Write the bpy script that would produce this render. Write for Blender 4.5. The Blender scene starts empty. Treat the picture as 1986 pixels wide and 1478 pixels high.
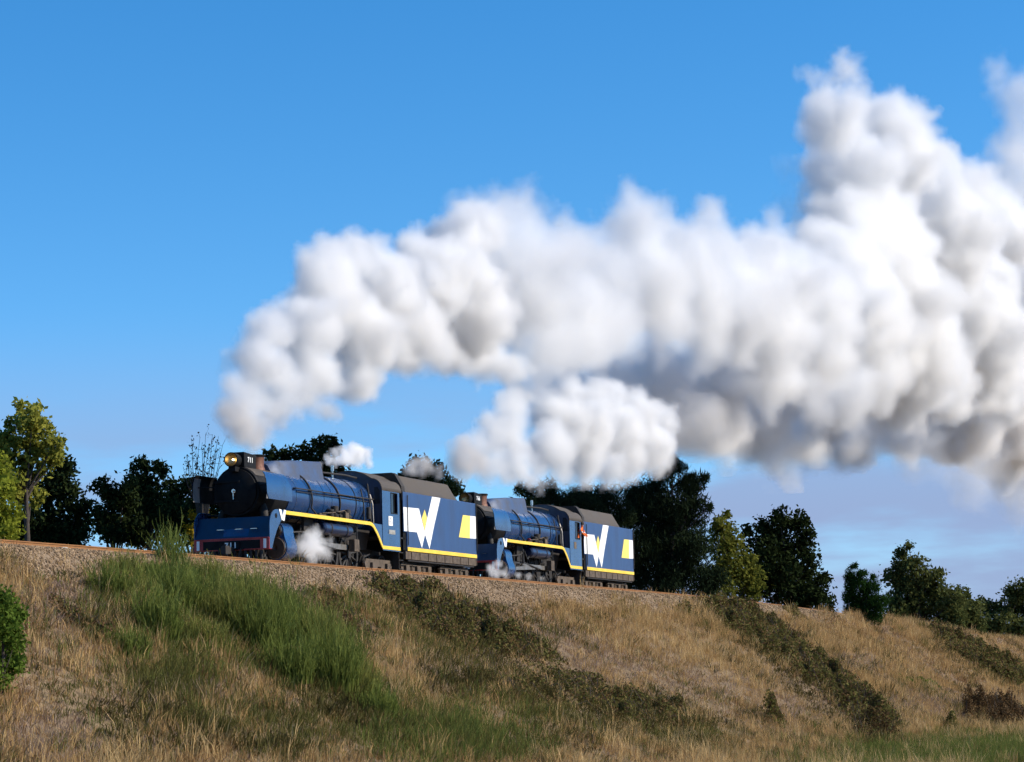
import bpy, math, random
import numpy as np
from mathutils import Vector, Matrix

sc = bpy.context.scene
C = sc.collection

# ------------------------------------------------------------------ camera
F, CX, CY = 4813.0, 993.0, 739.0                     # focal length and centre in photograph pixels
PHI, PITCH, ROLL = math.radians(19.3), math.radians(6.87), math.radians(1.5)
EYE = np.array([0.0, 0.0, 3.6])
fwd = np.array([math.cos(PHI) * math.cos(PITCH), math.sin(PHI) * math.cos(PITCH), math.sin(PITCH)])
right = np.array([math.sin(PHI), -math.cos(PHI), 0.0])
up = np.cross(right, fwd)
right, up = right * math.cos(ROLL) - up * math.sin(ROLL), up * math.cos(ROLL) + right * math.sin(ROLL)
cam_data = bpy.data.cameras.new('camera')
cam = bpy.data.objects.new('camera', cam_data)
C.objects.link(cam)
cam_data.sensor_width = 36.0
cam_data.lens = 36.0 * F / 1986.0
cam_data.clip_start = 0.5
cam_data.clip_end = 20000.0
mw = Matrix((right, up, -fwd)).transposed().to_4x4()
mw.translation = Vector(EYE)
cam.matrix_world = mw
sc.camera = cam

# ------------------------------------------------------------------ sky and sun
SUN_AZ, SUN_EL = math.radians(76.0), math.radians(32.0)     # azimuth measured from the track towards the camera's side
sun_dir = Vector((math.cos(SUN_AZ) * math.cos(SUN_EL), -math.sin(SUN_AZ) * math.cos(SUN_EL), math.sin(SUN_EL)))
world = bpy.data.worlds.new('World')
sc.world = world
world.use_nodes = True
wt = world.node_tree
bg = wt.nodes['Background']
SKY_STRENGTH = 0.14
bg.inputs[1].default_value = SKY_STRENGTH
sky = wt.nodes.new('ShaderNodeTexSky')
sky.sky_type = 'NISHITA'
sky.sun_disc = False
sky.sun_elevation = SUN_EL
sky.sun_rotation = math.atan2(sun_dir.x, sun_dir.y)
sky.air_density = 1.0
sky.dust_density = 0.15
sky.ozone_density = 3.0


def wnode(kind, **kw):
    n = wt.nodes.new(kind)
    for k, v in kw.items():
        setattr(n, k, v)
    return n


wl = wt.links.new
geo = wnode('ShaderNodeTexCoord')
sep = wnode('ShaderNodeSeparateXYZ')
wl(geo.outputs['Generated'], sep.inputs[0])
zr = wnode('ShaderNodeMath', operation='MULTIPLY_ADD')       # the whole dome a little clearer towards the horizon
wl(sep.outputs['Z'], zr.inputs[0]); zr.inputs[1].default_value = 1.2; zr.inputs[2].default_value = 0.06
comb = wnode('ShaderNodeCombineXYZ')
wl(sep.outputs['X'], comb.inputs[0]); wl(sep.outputs['Y'], comb.inputs[1]); wl(zr.outputs[0], comb.inputs[2])
nrm = wnode('ShaderNodeVectorMath', operation='NORMALIZE')
wl(comb.outputs[0], nrm.inputs[0]); wl(nrm.outputs[0], sky.inputs[0])
hs = wnode('ShaderNodeHueSaturation')
hs.inputs['Saturation'].default_value = 1.36
hs.inputs['Value'].default_value = 1.0
wl(sky.outputs[0], hs.inputs['Color'])
# thin stratus low in the sky: direction divided by height = a flat layer of cloud
mapp = wnode('ShaderNodeMapping')
mapp.inputs['Scale'].default_value = (1.6, 1.6, 9.0)
mapp.inputs['Location'].default_value = (5.7, 3.1, 0.8)
wl(geo.outputs['Generated'], mapp.inputs['Vector'])
noi = wnode('ShaderNodeTexNoise')
noi.inputs['Scale'].default_value = 2.6
noi.inputs['Detail'].default_value = 6.0
noi.inputs['Roughness'].default_value = 0.55
wl(mapp.outputs[0], noi.inputs['Vector'])
ramp = wnode('ShaderNodeMapRange', interpolation_type='SMOOTHSTEP')
ramp.inputs['From Min'].default_value = 0.34; ramp.inputs['From Max'].default_value = 0.56
wl(noi.outputs['Fac'], ramp.inputs['Value'])
low = wnode('ShaderNodeMapRange', interpolation_type='SMOOTHSTEP')
low.inputs['From Min'].default_value = 0.155; low.inputs['From Max'].default_value = 0.055
wl(sep.outputs['Z'], low.inputs['Value'])
amt = wnode('ShaderNodeMath', operation='MULTIPLY')
wl(ramp.outputs[0], amt.inputs[0]); wl(low.outputs[0], amt.inputs[1])
amt2 = wnode('ShaderNodeMath', operation='MULTIPLY')
wl(amt.outputs[0], amt2.inputs[0]); amt2.inputs[1].default_value = 0.9
mixc = wnode('ShaderNodeMix', data_type='RGBA')
wl(amt2.outputs[0], mixc.inputs[0]); wl(hs.outputs[0], mixc.inputs[6])
mixc.inputs[7].default_value = (1.6, 2.0, 3.2, 1.0)
wl(mixc.outputs[2], bg.inputs[0])

sun_data = bpy.data.lights.new('sun', 'SUN')
sun_data.energy = 4.6
sun_data.angle = math.radians(0.5)
sun_data.color = (1.0, 0.91, 0.78)
sun = bpy.data.objects.new('sun', sun_data)
C.objects.link(sun)
sun.rotation_euler = (-sun_dir).to_track_quat('-Z', 'Y').to_euler()

sc.view_settings.view_transform = 'Standard'
sc.view_settings.look = 'None'
sc.view_settings.exposure = 0.52
sc.view_settings.gamma = 1.0
sc.cycles.max_bounces = 20
sc.cycles.diffuse_bounces = 3
sc.cycles.adaptive_threshold = 0.03
sc.cycles.volume_bounces = 20
sc.cycles.transparent_max_bounces = 16
sc.cycles.volume_step_rate = 3.0
sc.cycles.use_denoising = True


# ------------------------------------------------------------------ helpers
def ray(px, py):
    return fwd + right * (px - CX) / F - up * (py - CY) / F


def on_y(px, py, Y):
    d = ray(px, py)
    return EYE + d * ((Y - EYE[1]) / d[1])


def at_depth(px, py, D):
    return EYE + ray(px, py) * D


def depth_of(p):
    return float((np.asarray(p) - EYE) @ fwd)


def tag(o, label=None, cat=None, group=None, kind=None):
    if label: o['label'] = label
    if cat: o['category'] = cat
    if group: o['group'] = group
    if kind: o['kind'] = kind
    return o


def empty(name, loc, label=None, cat=None, group=None, kind=None):
    o = bpy.data.objects.new(name, None)
    o.empty_display_size = 0.5
    C.objects.link(o)
    o.location = loc
    return tag(o, label, cat, group, kind)


def link(name, me, mat, parent=None, smooth=None):
    o = bpy.data.objects.new(name, me)
    C.objects.link(o)
    if mat is not None:
        for m in (mat if isinstance(mat, (list, tuple)) else [mat]):
            me.materials.append(m)
    if parent is not None:
        o.parent = parent
    if smooth is not None:
        me.polygons.foreach_set('use_smooth', [True] * len(me.polygons))
        me.set_sharp_from_angle(angle=math.radians(smooth))
    return o


class MB:
    """collects simple solids into one mesh"""
    def __init__(self):
        self.v, self.f, self.m = [], [], []

    def add(self, vs, fs, mi=0):
        b = len(self.v)
        self.v += [tuple(p) for p in vs]
        self.f += [tuple(i + b for i in f) for f in fs]
        self.m += [mi] * len(fs)
        return self

    def box(self, x0, x1, y0, y1, z0, z1, mi=0):
        return self.add([(x0, y0, z0), (x1, y0, z0), (x1, y1, z0), (x0, y1, z0), (x0, y0, z1), (x1, y0, z1), (x1, y1, z1), (x0, y1, z1)],
                        [(0, 3, 2, 1), (4, 5, 6, 7), (0, 1, 5, 4), (1, 2, 6, 5), (2, 3, 7, 6), (3, 0, 4, 7)], mi)

    def lathe(self, prof, origin, axis='x', n=32, mi=0, cap=True):
        """prof: (distance along the axis, radius)"""
        ox, oy, oz = origin
        vs, fs = [], []
        for a, r in prof:
            for k in range(n):
                t = 2 * math.pi * k / n
                c, s = r * math.cos(t), r * math.sin(t)
                vs.append({'x': (ox + a, oy + c, oz + s), 'y': (ox + c, oy + a, oz + s), 'z': (ox + c, oy + s, oz + a)}[axis])
        for i in range(len(prof) - 1):
            for k in range(n):
                k2 = (k + 1) % n
                fs.append((i * n + k, i * n + k2, (i + 1) * n + k2, (i + 1) * n + k))
        if cap:
            fs.append(tuple(range(n))[::-1])
            fs.append(tuple((len(prof) - 1) * n + k for k in range(n)))
        return self.add(vs, fs, mi)

    def tube(self, pts, r, n=8, mi=0):
        pts = [Vector(p) for p in pts]
        rr = r if isinstance(r, (list, tuple)) else [r] * len(pts)
        vs, fs = [], []
        prev = None
        for i, p in enumerate(pts):
            t = (pts[min(i + 1, len(pts) - 1)] - pts[max(i - 1, 0)]).normalized()
            ref = prev if prev is not None else (Vector((0, 0, 1)) if abs(t.z) < .9 else Vector((1, 0, 0)))
            a = (ref - t * ref.dot(t))
            if a.length < 1e-5:
                a = t.orthogonal()
            a.normalize()
            prev = a
            b = t.cross(a)
            for k in range(n):
                q = 2 * math.pi * k / n
                vs.append(p + (a * math.cos(q) + b * math.sin(q)) * rr[i])
        for i in range(len(pts) - 1):
            for k in range(n):
                k2 = (k + 1) % n
                fs.append((i * n + k, i * n + k2, (i + 1) * n + k2, (i + 1) * n + k))
        fs.append(tuple(range(n))[::-1]); fs.append(tuple((len(pts) - 1) * n + k for k in range(n)))
        return self.add(vs, fs, mi)

    def prism(self, poly, a0, a1, axis='y', mi=0):
        """poly: 2-D points; axis y: (x, z), axis x: (y, z), axis z: (x, y)"""
        def P(u, w, a):
            return {'y': (u, a, w), 'x': (a, u, w), 'z': (u, w, a)}[axis]
        n = len(poly)
        vs = [P(u, w, a0) for u, w in poly] + [P(u, w, a1) for u, w in poly]
        fs = [tuple(range(n)), tuple(range(n, 2 * n))[::-1]] + [(i, (i + 1) % n, n + (i + 1) % n, n + i) for i in range(n)]
        return self.add(vs, fs, mi)

    def band(self, path, hw, y0, y1, mi=0):
        """a strip of half-width hw along an (x, z) path, from y0 to y1"""
        L, R = [], []
        for i, p in enumerate(path):
            a = Vector(path[max(i - 1, 0)]); b = Vector(path[min(i + 1, len(path) - 1)])
            t = (b - a).normalized(); nn = Vector((-t.y, t.x))
            L.append(Vector(p) + nn * hw); R.append(Vector(p) - nn * hw)
        for i in range(len(path) - 1):
            self.prism([tuple(R[i]), tuple(R[i + 1]), tuple(L[i + 1]), tuple(L[i])], y0, y1, 'y', mi)
        return self

    def mesh(self, name):
        me = bpy.data.meshes.new(name)
        me.from_pydata(self.v, [], self.f)
        me.polygons.foreach_set('material_index', self.m)
        import bmesh
        bm = bmesh.new(); bm.from_mesh(me)
        bmesh.ops.recalc_face_normals(bm, faces=bm.faces)
        bm.to_mesh(me); bm.free()
        return me

    def build(self, name, mat, parent=None, smooth=None):
        return link(name, self.mesh(name), mat, parent, smooth)


def bevel(o, w=0.02, seg=2):
    m = o.modifiers.new('bevel', 'BEVEL')
    m.width = w; m.segments = seg; m.limit_method = 'ANGLE'
    return o


def raw_mesh(name, V, faces4=None, faces3=None, attr=None):
    """numpy verts and quads or triangles straight into a mesh"""
    me = bpy.data.meshes.new(name)
    k = 4 if faces4 is not None else 3
    Fa = np.asarray(faces4 if faces4 is not None else faces3, np.int32)
    me.vertices.add(len(V)); me.vertices.foreach_set('co', np.asarray(V, np.float32).ravel())
    me.loops.add(Fa.size); me.loops.foreach_set('vertex_index', Fa.ravel())
    me.polygons.add(len(Fa))
    me.polygons.foreach_set('loop_start', np.arange(0, Fa.size, k, dtype=np.int32))
    if attr is not None:
        a = me.attributes.new('tint', 'FLOAT', 'FACE'); a.data.foreach_set('value', np.asarray(attr, np.float32))
    me.update()
    return me


# ------------------------------------------------------------------ materials
def material(name, col, rough=0.6, metal=0.0, var=0.0, scale=3.0, dirt=None, dirt_amt=0.5, bump=0.0, bscale=20.0, coat=0.0, spec=0.5, stretch=1.0):
    m = bpy.data.materials.new(name)
    m.use_nodes = True
    t = m.node_tree
    b = t.nodes['Principled BSDF']
    b.inputs['Base Color'].default_value = (*col, 1)
    b.inputs['Roughness'].default_value = rough
    b.inputs['Metallic'].default_value = metal
    b.inputs['Coat Weight'].default_value = coat
    b.inputs['Coat Roughness'].default_value = 0.12
    b.inputs['Specular IOR Level'].default_value = spec
    tc = t.nodes.new('ShaderNodeTexCoord')
    if var or dirt:
        n = t.nodes.new('ShaderNodeTexNoise'); n.inputs['Scale'].default_value = scale; n.inputs['Detail'].default_value = 6; n.inputs['Roughness'].default_value = .65
        mpn = t.nodes.new('ShaderNodeMapping'); mpn.inputs['Scale'].default_value = (1, 1, stretch)
        t.links.new(tc.outputs['Object'], mpn.inputs['Vector']); t.links.new(mpn.outputs[0], n.inputs['Vector'])
        r = t.nodes.new('ShaderNodeMapRange'); r.inputs['From Min'].default_value = .38; r.inputs['From Max'].default_value = .68
        t.links.new(n.outputs['Fac'], r.inputs['Value'])
        mu = t.nodes.new('ShaderNodeMath'); mu.operation = 'MULTIPLY'; mu.inputs[1].default_value = dirt_amt if dirt else 1.0
        t.links.new(r.outputs[0], mu.inputs[0])
        x = t.nodes.new('ShaderNodeMix'); x.data_type = 'RGBA'
        x.inputs[6].default_value = (*col, 1)
        x.inputs[7].default_value = (*(dirt if dirt else [c * (1 - var) for c in col]), 1)
        t.links.new(mu.outputs[0], x.inputs[0]); t.links.new(x.outputs[2], b.inputs['Base Color'])
        rr = t.nodes.new('ShaderNodeMapRange'); rr.inputs['To Min'].default_value = rough; rr.inputs['To Max'].default_value = min(1, rough + .25)
        t.links.new(mu.outputs[0], rr.inputs['Value']); t.links.new(rr.outputs[0], b.inputs['Roughness'])
    if bump:
        n2 = t.nodes.new('ShaderNodeTexNoise'); n2.inputs['Scale'].default_value = bscale; n2.inputs['Detail'].default_value = 4
        t.links.new(tc.outputs['Object'], n2.inputs['Vector'])
        bp = t.nodes.new('ShaderNodeBump'); bp.inputs['Strength'].default_value = bump; bp.inputs['Distance'].default_value = .05
        t.links.new(n2.outputs['Fac'], bp.inputs['Height']); t.links.new(bp.outputs[0], b.inputs['Normal'])
    return m


def leaf_material(name, dark, light, trans=0.35):
    m = bpy.data.materials.new(name)
    m.use_nodes = True
    t = m.node_tree
    t.nodes.clear()
    out = t.nodes.new('ShaderNodeOutputMaterial')
    at = t.nodes.new('ShaderNodeAttribute'); at.attribute_name = 'tint'
    x = t.nodes.new('ShaderNodeMix'); x.data_type = 'RGBA'
    x.inputs[6].default_value = (*dark, 1); x.inputs[7].default_value = (*light, 1)
    t.links.new(at.outputs['Fac'], x.inputs[0])
    d = t.nodes.new('ShaderNodeBsdfDiffuse'); tr = t.nodes.new('ShaderNodeBsdfTranslucent')
    t.links.new(x.outputs[2], d.inputs[0]); t.links.new(x.outputs[2], tr.inputs[0])
    mx = t.nodes.new('ShaderNodeMixShader'); mx.inputs[0].default_value = trans
    t.links.new(d.outputs[0], mx.inputs[1]); t.links.new(tr.outputs[0], mx.inputs[2])
    t.links.new(mx.outputs[0], out.inputs['Surface'])
    return m


M = {}
M['blue'] = material('blue_paint', (.0125, .045, .132), .19, dirt=(.014, .028, .06), dirt_amt=.5, scale=1.6, coat=.5)
M['casing'] = material('dull_blue_casing', (.022, .055, .135), .55, dirt=(.045, .045, .05), dirt_amt=.7, scale=1.8)
M['navy'] = material('dark_and_shaded_blue', (.006, .018, .055), .3, coat=.4, var=.4, scale=2)  # navy parts; on forward faces shade is put into the blue
M['tender_blue'] = material('tender_blue_paint', (.018, .050, .142), .38, dirt=(.028, .044, .085), dirt_amt=.4, scale=1.3, coat=.1, stretch=.3)
M['black'] = material('black_smokebox', (.005, .005, .0055), .6, var=.3, scale=3, spec=.2)
M['grime'] = material('sooty_black', (.009, .008, .008), .7, dirt=(.035, .026, .019), dirt_amt=.6, scale=4, bump=.15)
M['gear'] = material('oily_steel', (.055, .05, .046), .45, metal=.5, dirt=(.03, .025, .02), dirt_amt=.8, scale=5)
M['rod'] = material('side_rod_steel', (.26, .245, .225), .4, metal=.6, dirt=(.07, .06, .05), dirt_amt=.7, scale=4)
M['bright'] = material('polished_steel', (.62, .58, .52), .22, metal=1.0)
M['brown'] = material('dusty_brown', (.10, .073, .05), .8, dirt=(.035, .026, .02), dirt_amt=.8, scale=3.5, bump=.2, bscale=8)
M['roof'] = material('sooty_roof_brown', (.045, .035, .026), .65, dirt=(.08, .062, .045), dirt_amt=.6, scale=1.6, bump=.06, bscale=5)
M['coverbrown'] = material('cylinder_cover_brown', (.085, .055, .038), .55, var=.4, scale=6)
M['yellow'] = material('yellow_paint', (.80, .54, .035), .4, dirt=(.55, .34, .02), dirt_amt=.5, scale=1.1, coat=.1)
M['cream_yellow'] = material('pale_yellow_paint', (.82, .62, .12), .45, var=.1, scale=1.0)
M['white'] = material('white_paint', (.82, .82, .80), .4, dirt=(.66, .64, .60), dirt_amt=.45, scale=3.0, stretch=.2)
M['red'] = material('red_paint', (.40, .035, .035), .4, var=.3, scale=4)
M['copper'] = material('copper_brown_chimney', (.15, .06, .034), .5, metal=.3, var=.4, scale=5)
M['gold'] = material('headlight_reflector', (.42, .30, .15), .35, metal=1.0)
M['grey'] = material('sunlit_deflector_grey', (.17, .165, .16), .6, var=.3, scale=3)
M['platey'] = material('nameplate_grey', (.33, .32, .29), .5, var=.5, scale=14)
M['brownplate'] = material('brown_plate', (.13, .09, .05), .5, var=.3, scale=8)
M['rust'] = material('rusty_rail', (.26, .115, .034), .85, dirt=(.16, .075, .03), dirt_amt=.8, scale=1.2, bump=.1)
M['concrete'] = material('pale_sleeper', (.42, .40, .37), .9, var=.35, scale=4, bump=.1)
M['timber'] = material('grey_brown_sleeper', (.10, .075, .055), .9, var=.4, scale=5, bump=.2)
M['glass'] = material('cab_window_glass', (.012, .014, .018), .08)
lamp_mat = bpy.data.materials.new('headlight_bulb'); lamp_mat.use_nodes = True
_b = lamp_mat.node_tree.nodes['Principled BSDF']
_b.inputs['Base Color'].default_value = (1, .8, .5, 1); _b.inputs['Emission Color'].default_value = (1, .78, .42, 1); _b.inputs['Emission Strength'].default_value = 6
M['bulb'] = lamp_mat

# ------------------------------------------------------------------ terrain
RX = np.array([-400, 0, 40, 55, 62, 75, 86, 100, 111, 125, 140, 156, 177, 205, 241, 300, 400, 900])
RZ = np.array([6.6, 7.25, 7.42, 7.49, 7.53, 7.575, 7.60, 7.63, 7.64, 7.63, 7.53, 7.35, 7.03, 6.58, 6.05, 5.5, 5.2, 5.0])
YT, YN = 38.15, 34.10                 # centre lines of the far track, with the train, and of the near track


def rail_z(x):
    x = np.asarray(x, float)
    return (np.interp(x - 6, RX, RZ) + np.interp(x - 2, RX, RZ) + np.interp(x + 2, RX, RZ) + np.interp(x + 6, RX, RZ)) / 4


_rng = np.random.default_rng(11)
_W = [(_rng.uniform(0, 6.28), _rng.uniform(0, 6.28), k) for k in (0.05, 0.09, 0.16, 0.28, 0.5, 0.85)]


def bumps(x, y):
    s = 0
    for a, p, k in _W:
        s = s + np.sin((x * math.cos(a) + y * math.sin(a)) * k * 6.28 + p + 1.7 * np.sin(y * k * 2.1 + p)) * (0.05 / k) ** .75
    return s * .32


def ground_h(x, y):
    x = np.asarray(x, float); y = np.asarray(y, float)
    rz = rail_z(x)
    n = bumps(x, y)
    top = rz - 0.62
    toe = 30.95                                    # where the ballast ends and the grass bank starts
    crest = rz - 1.22
    valley = 0.15 + 0.12 * n + 1.9 * np.exp(-((x - 2) ** 2 + (y + 1) ** 2) / 160.0)
    bank = crest - (toe - y) / 1.62 + .30 * n * np.clip((toe - y) / 2.0, 0, 1)
    k = .9
    near = np.log(np.exp(np.clip(bank / k, -40, 60)) + np.exp(valley / k)) * k      # smooth foot
    near = np.minimum(near, np.where(y < toe, crest + .3, 99))
    shoulder = crest + (y - toe) * (top - crest) / 1.0
    far0 = 2.6 + .25 * n + np.clip((y - 60) / 400.0, 0, 1.0) * 1.0
    farb = top - (y - 41.6) / 1.7
    far = np.log(np.exp(np.clip(farb / k, -40, 60)) + np.exp(np.clip(far0 / k, -40, 60))) * k
    h = np.where(y < toe, near, np.where(y < toe + 1.0, np.minimum(shoulder, top), np.where(y < 41.6, top, np.minimum(far, top))))
    return h


def drop(px, py, y_hint=None):
    """where a photograph pixel's line of sight meets the bank"""
    d = ray(px, py)
    t = np.linspace(25, 400, 6000)
    P = EYE[None, :] + d[None, :] * t[:, None]
    hit = np.nonzero(P[:, 2] < ground_h(P[:, 0], P[:, 1]))[0]
    if len(hit) == 0:
        return drop(px, py + 2)
    return P[hit[0]]


def axis_coords(a, b, step, lo, hi, grow=1.25):
    c = list(np.arange(a, b + 1e-6, step))
    s = step
    left = []
    v = a
    while v > lo:
        s *= grow; v -= s; left.append(v)
    s = step; v = b
    while v < hi:
        s *= grow; v += s; c.append(v)
    return np.array(left[::-1] + c)


gx = axis_coords(36, 290, .5, -5000, 9000)
gy = axis_coords(14, 44, .4, -6000, 9000)
# exact lines at the breaks of the section
gy = np.unique(np.round(np.concatenate([gy[(np.abs(gy[:, None] - np.array([30.95, 31.95, 41.6])[None]) > .12).all(1)], [30.95, 31.95, 41.6]]), 3))
XX, YY = np.meshgrid(gx, gy, indexing='ij')
ZZ = ground_h(XX, YY)
V = np.stack([XX, YY, ZZ], -1).reshape(-1, 3)
ny = len(gy)
ii, jj = np.meshgrid(np.arange(len(gx) - 1), np.arange(ny - 1), indexing='ij')
q = (ii * ny + jj).ravel()
faces = np.stack([q, q + ny, q + ny + 1, q + 1], -1)


def ground_material():
    m = bpy.data.materials.new('dry_bank_soil'); m.use_nodes = True
    t = m.node_tree; b = t.nodes['Principled BSDF']; b.inputs['Roughness'].default_value = .95; b.inputs['Specular IOR Level'].default_value = .1
    tc = t.nodes.new('ShaderNodeTexCoord')
    def noise(s, d=5):
        n = t.nodes.new('ShaderNodeTexNoise'); n.inputs['Scale'].default_value = s; n.inputs['Detail'].default_value = d; n.inputs['Roughness'].default_value = .6
        t.links.new(tc.outputs['Object'], n.inputs['Vector'])
        r = t.nodes.new('ShaderNodeMapRange'); r.inputs['From Min'].default_value = .4; r.inputs['From Max'].default_value = .6
        t.links.new(n.outputs['Fac'], r.inputs['Value']); return r.outputs[0], n.outputs['Fac']
    def mix(f, a, c):
        x = t.nodes.new('ShaderNodeMix'); x.data_type = 'RGBA'; t.links.new(f, x.inputs[0])
        for s, v in ((6, a), (7, c)):
            if isinstance(v, tuple): x.inputs[s].default_value = (*v, 1)
            else: t.links.new(v, x.inputs[s])
        return x.outputs[2]
    a, _ = noise(.35); c, _ = noise(1.7); d, e = noise(7)
    base = mix(a, (.17, .115, .065), (.145, .108, .078))
    base = mix(c, base, (.10, .07, .04))
    base = mix(d, base, (.21, .15, .088))
    t.links.new(base, b.inputs['Base Color'])
    bp = t.nodes.new('ShaderNodeBump'); bp.inputs['Strength'].default_value = .6; bp.inputs['Distance'].default_value = .08
    t.links.new(e, bp.inputs['Height']); t.links.new(bp.outputs[0], b.inputs['Normal'])
    return m


g = link('ground', raw_mesh('ground', V, faces4=faces), ground_material(), smooth=60)
tag(g, 'dry brown soil of the railway bank and the fields round it', kind='structure')

# ballast bed over the bank's crest
bx = np.concatenate([np.arange(30, 300, 1.0), np.arange(300, 620, 8.0)])
sec = [(30.75, -1.42), (31.25, -1.02), (32.1, -.33), (32.4, -.225), (33.0, -.185), (33.6, -.22), (34.6, -.19), (35.3, -.165), (36.1, -.30), (36.9, -.17), (37.6, -.19), (38.7, -.19), (39.4, -.165), (39.9, -.2), (41.2, -.57)]
bv, bf = [], []
for i, x in enumerate(bx):
    rz = float(rail_z(x))
    for j, (y, dz) in enumerate(sec):
        w = 0 if j in (0, len(sec) - 1) else .03 * math.sin(x * 2.3 + j * 1.9) + .02 * math.sin(x * 5.1 + j)
        bv.append((x, y + w, rz + dz + w * .4))
for i in range(len(bx) - 1):
    for j in range(len(sec) - 1):
        a = i * len(sec) + j
        bf.append((a, a + len(sec), a + len(sec) + 1, a + 1))
M['ballast'] = material('ballast_bed', (.24, .175, .115), .95, dirt=(.12, .085, .055), dirt_amt=.9, scale=6, bump=.7, bscale=14, spec=.1)
bal = link('ballast', raw_mesh('ballast', np.array(bv), faces4=np.array(bf)), M['ballast'], smooth=40)
tag(bal, 'crushed stone ballast bed under the two railway tracks', kind='structure')


# ------------------------------------------------------------------ instanced ground cover
def proto(name, me, mats):
    for m in (mats if isinstance(mats, (list, tuple)) else [mats]):
        me.materials.append(m)
    return bpy.data.objects.new(name, me)           # never linked: only the source of the instances


def scatter(name, P, rot, scl, protos, label, kind='stuff'):
    me = bpy.data.meshes.new(name)
    me.vertices.add(len(P)); me.vertices.foreach_set('co', np.asarray(P, np.float32).ravel())
    a = me.attributes.new('rot', 'FLOAT_VECTOR', 'POINT'); a.data.foreach_set('vector', np.asarray(rot, np.float32).ravel())
    a = me.attributes.new('scl', 'FLOAT', 'POINT'); a.data.foreach_set('value', np.asarray(scl, np.float32))
    a = me.attributes.new('pick', 'INT', 'POINT'); a.data.foreach_set('value', np.random.default_rng(len(P)).integers(0, len(protos), len(P)).astype(np.int32))
    me.materials.append(protos[0].data.materials[0])
    o = bpy.data.objects.new(name, me); C.objects.link(o)
    ng = bpy.data.node_groups.new(name, 'GeometryNodeTree')
    ng.interface.new_socket('Geometry', in_out='INPUT', socket_type='NodeSocketGeometry')
    ng.interface.new_socket('Geometry', in_out='OUTPUT', socket_type='NodeSocketGeometry')
    N, L = ng.nodes.new, ng.links.new
    gi, go = N('NodeGroupInput'), N('NodeGroupOutput')
    def named(n, ty):
        x = N('GeometryNodeInputNamedAttribute'); x.data_type = ty; x.inputs[0].default_value = n; return x.outputs[0]
    mp = N('GeometryNodeMeshToPoints'); L(gi.outputs[0], mp.inputs[0])
    ip = N('GeometryNodeInstanceOnPoints'); L(mp.outputs[0], ip.inputs['Points'])
    if len(protos) == 1:
        oi = N('GeometryNodeObjectInfo'); oi.inputs[0].default_value = protos[0]; oi.inputs['As Instance'].default_value = True
        L(oi.outputs['Geometry'], ip.inputs['Instance'])
    else:
        jn = N('GeometryNodeJoinGeometry')
        for p in protos:
            oi = N('GeometryNodeObjectInfo'); oi.inputs[0].default_value = p; oi.inputs['As Instance'].default_value = True
            L(oi.outputs['Geometry'], jn.inputs[0])
        L(jn.outputs[0], ip.inputs['Instance']); ip.inputs['Pick Instance'].default_value = True
        L(named('pick', 'INT'), ip.inputs['Instance Index'])
    er = N('FunctionNodeEulerToRotation'); L(named('rot', 'FLOAT_VECTOR'), er.inputs[0]); L(er.outputs[0], ip.inputs['Rotation'])
    L(named('scl', 'FLOAT'), ip.inputs['Scale'])
    L(ip.outputs[0], go.inputs[0])
    o.modifiers.new('scatter', 'NODES').node_group = ng
    return tag(o, label, kind=kind)


def blades(seed, n, h0, h1, spread, lean, width, droop=.25, heads=0.0):
    """a tuft of n thin tapering blades, two pieces each"""
    r = np.random.default_rng(seed)
    ang = r.uniform(0, 6.283, n); rad = spread * np.sqrt(r.uniform(0, 1, n))
    base = np.stack([rad * np.cos(ang), rad * np.sin(ang), np.full(n, -.05)], -1)
    h = r.uniform(h0, h1, n)
    la = ang + r.normal(0, .8, n); le = np.abs(r.normal(0, lean, n))
    d = np.stack([np.cos(la), np.sin(la), np.zeros(n)], -1)
    mid = base + d * (h * le * .45)[:, None]; mid[:, 2] += h * .6
    tip = base + d * (h * (le + droop * r.uniform(0, 1, n)))[:, None]; tip[:, 2] += h * (1 - .25 * le)
    sa = r.uniform(0, 6.283, n)
    s = np.stack([np.cos(sa), np.sin(sa), np.zeros(n)], -1) * (width * r.uniform(.6, 1.3, n))[:, None]
    Vv = np.concatenate([base - s * .5, base + s * .5, mid + s * .5, mid - s * .5, tip], 0)
    i = np.arange(n)
    tri = np.concatenate([np.stack([i, i + n, i + 2 * n], -1), np.stack([i, i + 2 * n, i + 3 * n], -1), np.stack([i + 3 * n, i + 2 * n, i + 4 * n], -1)], 0)
    tint = np.tile(r.uniform(0, 1, n), 3)
    return raw_mesh('tuft', Vv, faces3=tri, attr=tint)


def leaf_quads(cent, size, aspect, rng, updir=0.0):
    n = len(cent)
    u = rng.normal(0, 1, (n, 3)); u[:, 2] += updir
    u /= np.linalg.norm(u, axis=1, keepdims=True)
    w = rng.normal(0, 1, (n, 3)); w -= u * (w * u).sum(1, keepdims=True); w /= np.linalg.norm(w, axis=1, keepdims=True)
    s = size * rng.uniform(.6, 1.35, (n, 1))
    a, b = u * s, w * s * aspect
    Vv = np.stack([cent - a, cent + b - a * .1, cent + a, cent - b - a * .1], 1).reshape(-1, 3)
    Fq = np.arange(4 * n).reshape(n, 4)
    return Vv, Fq


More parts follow.
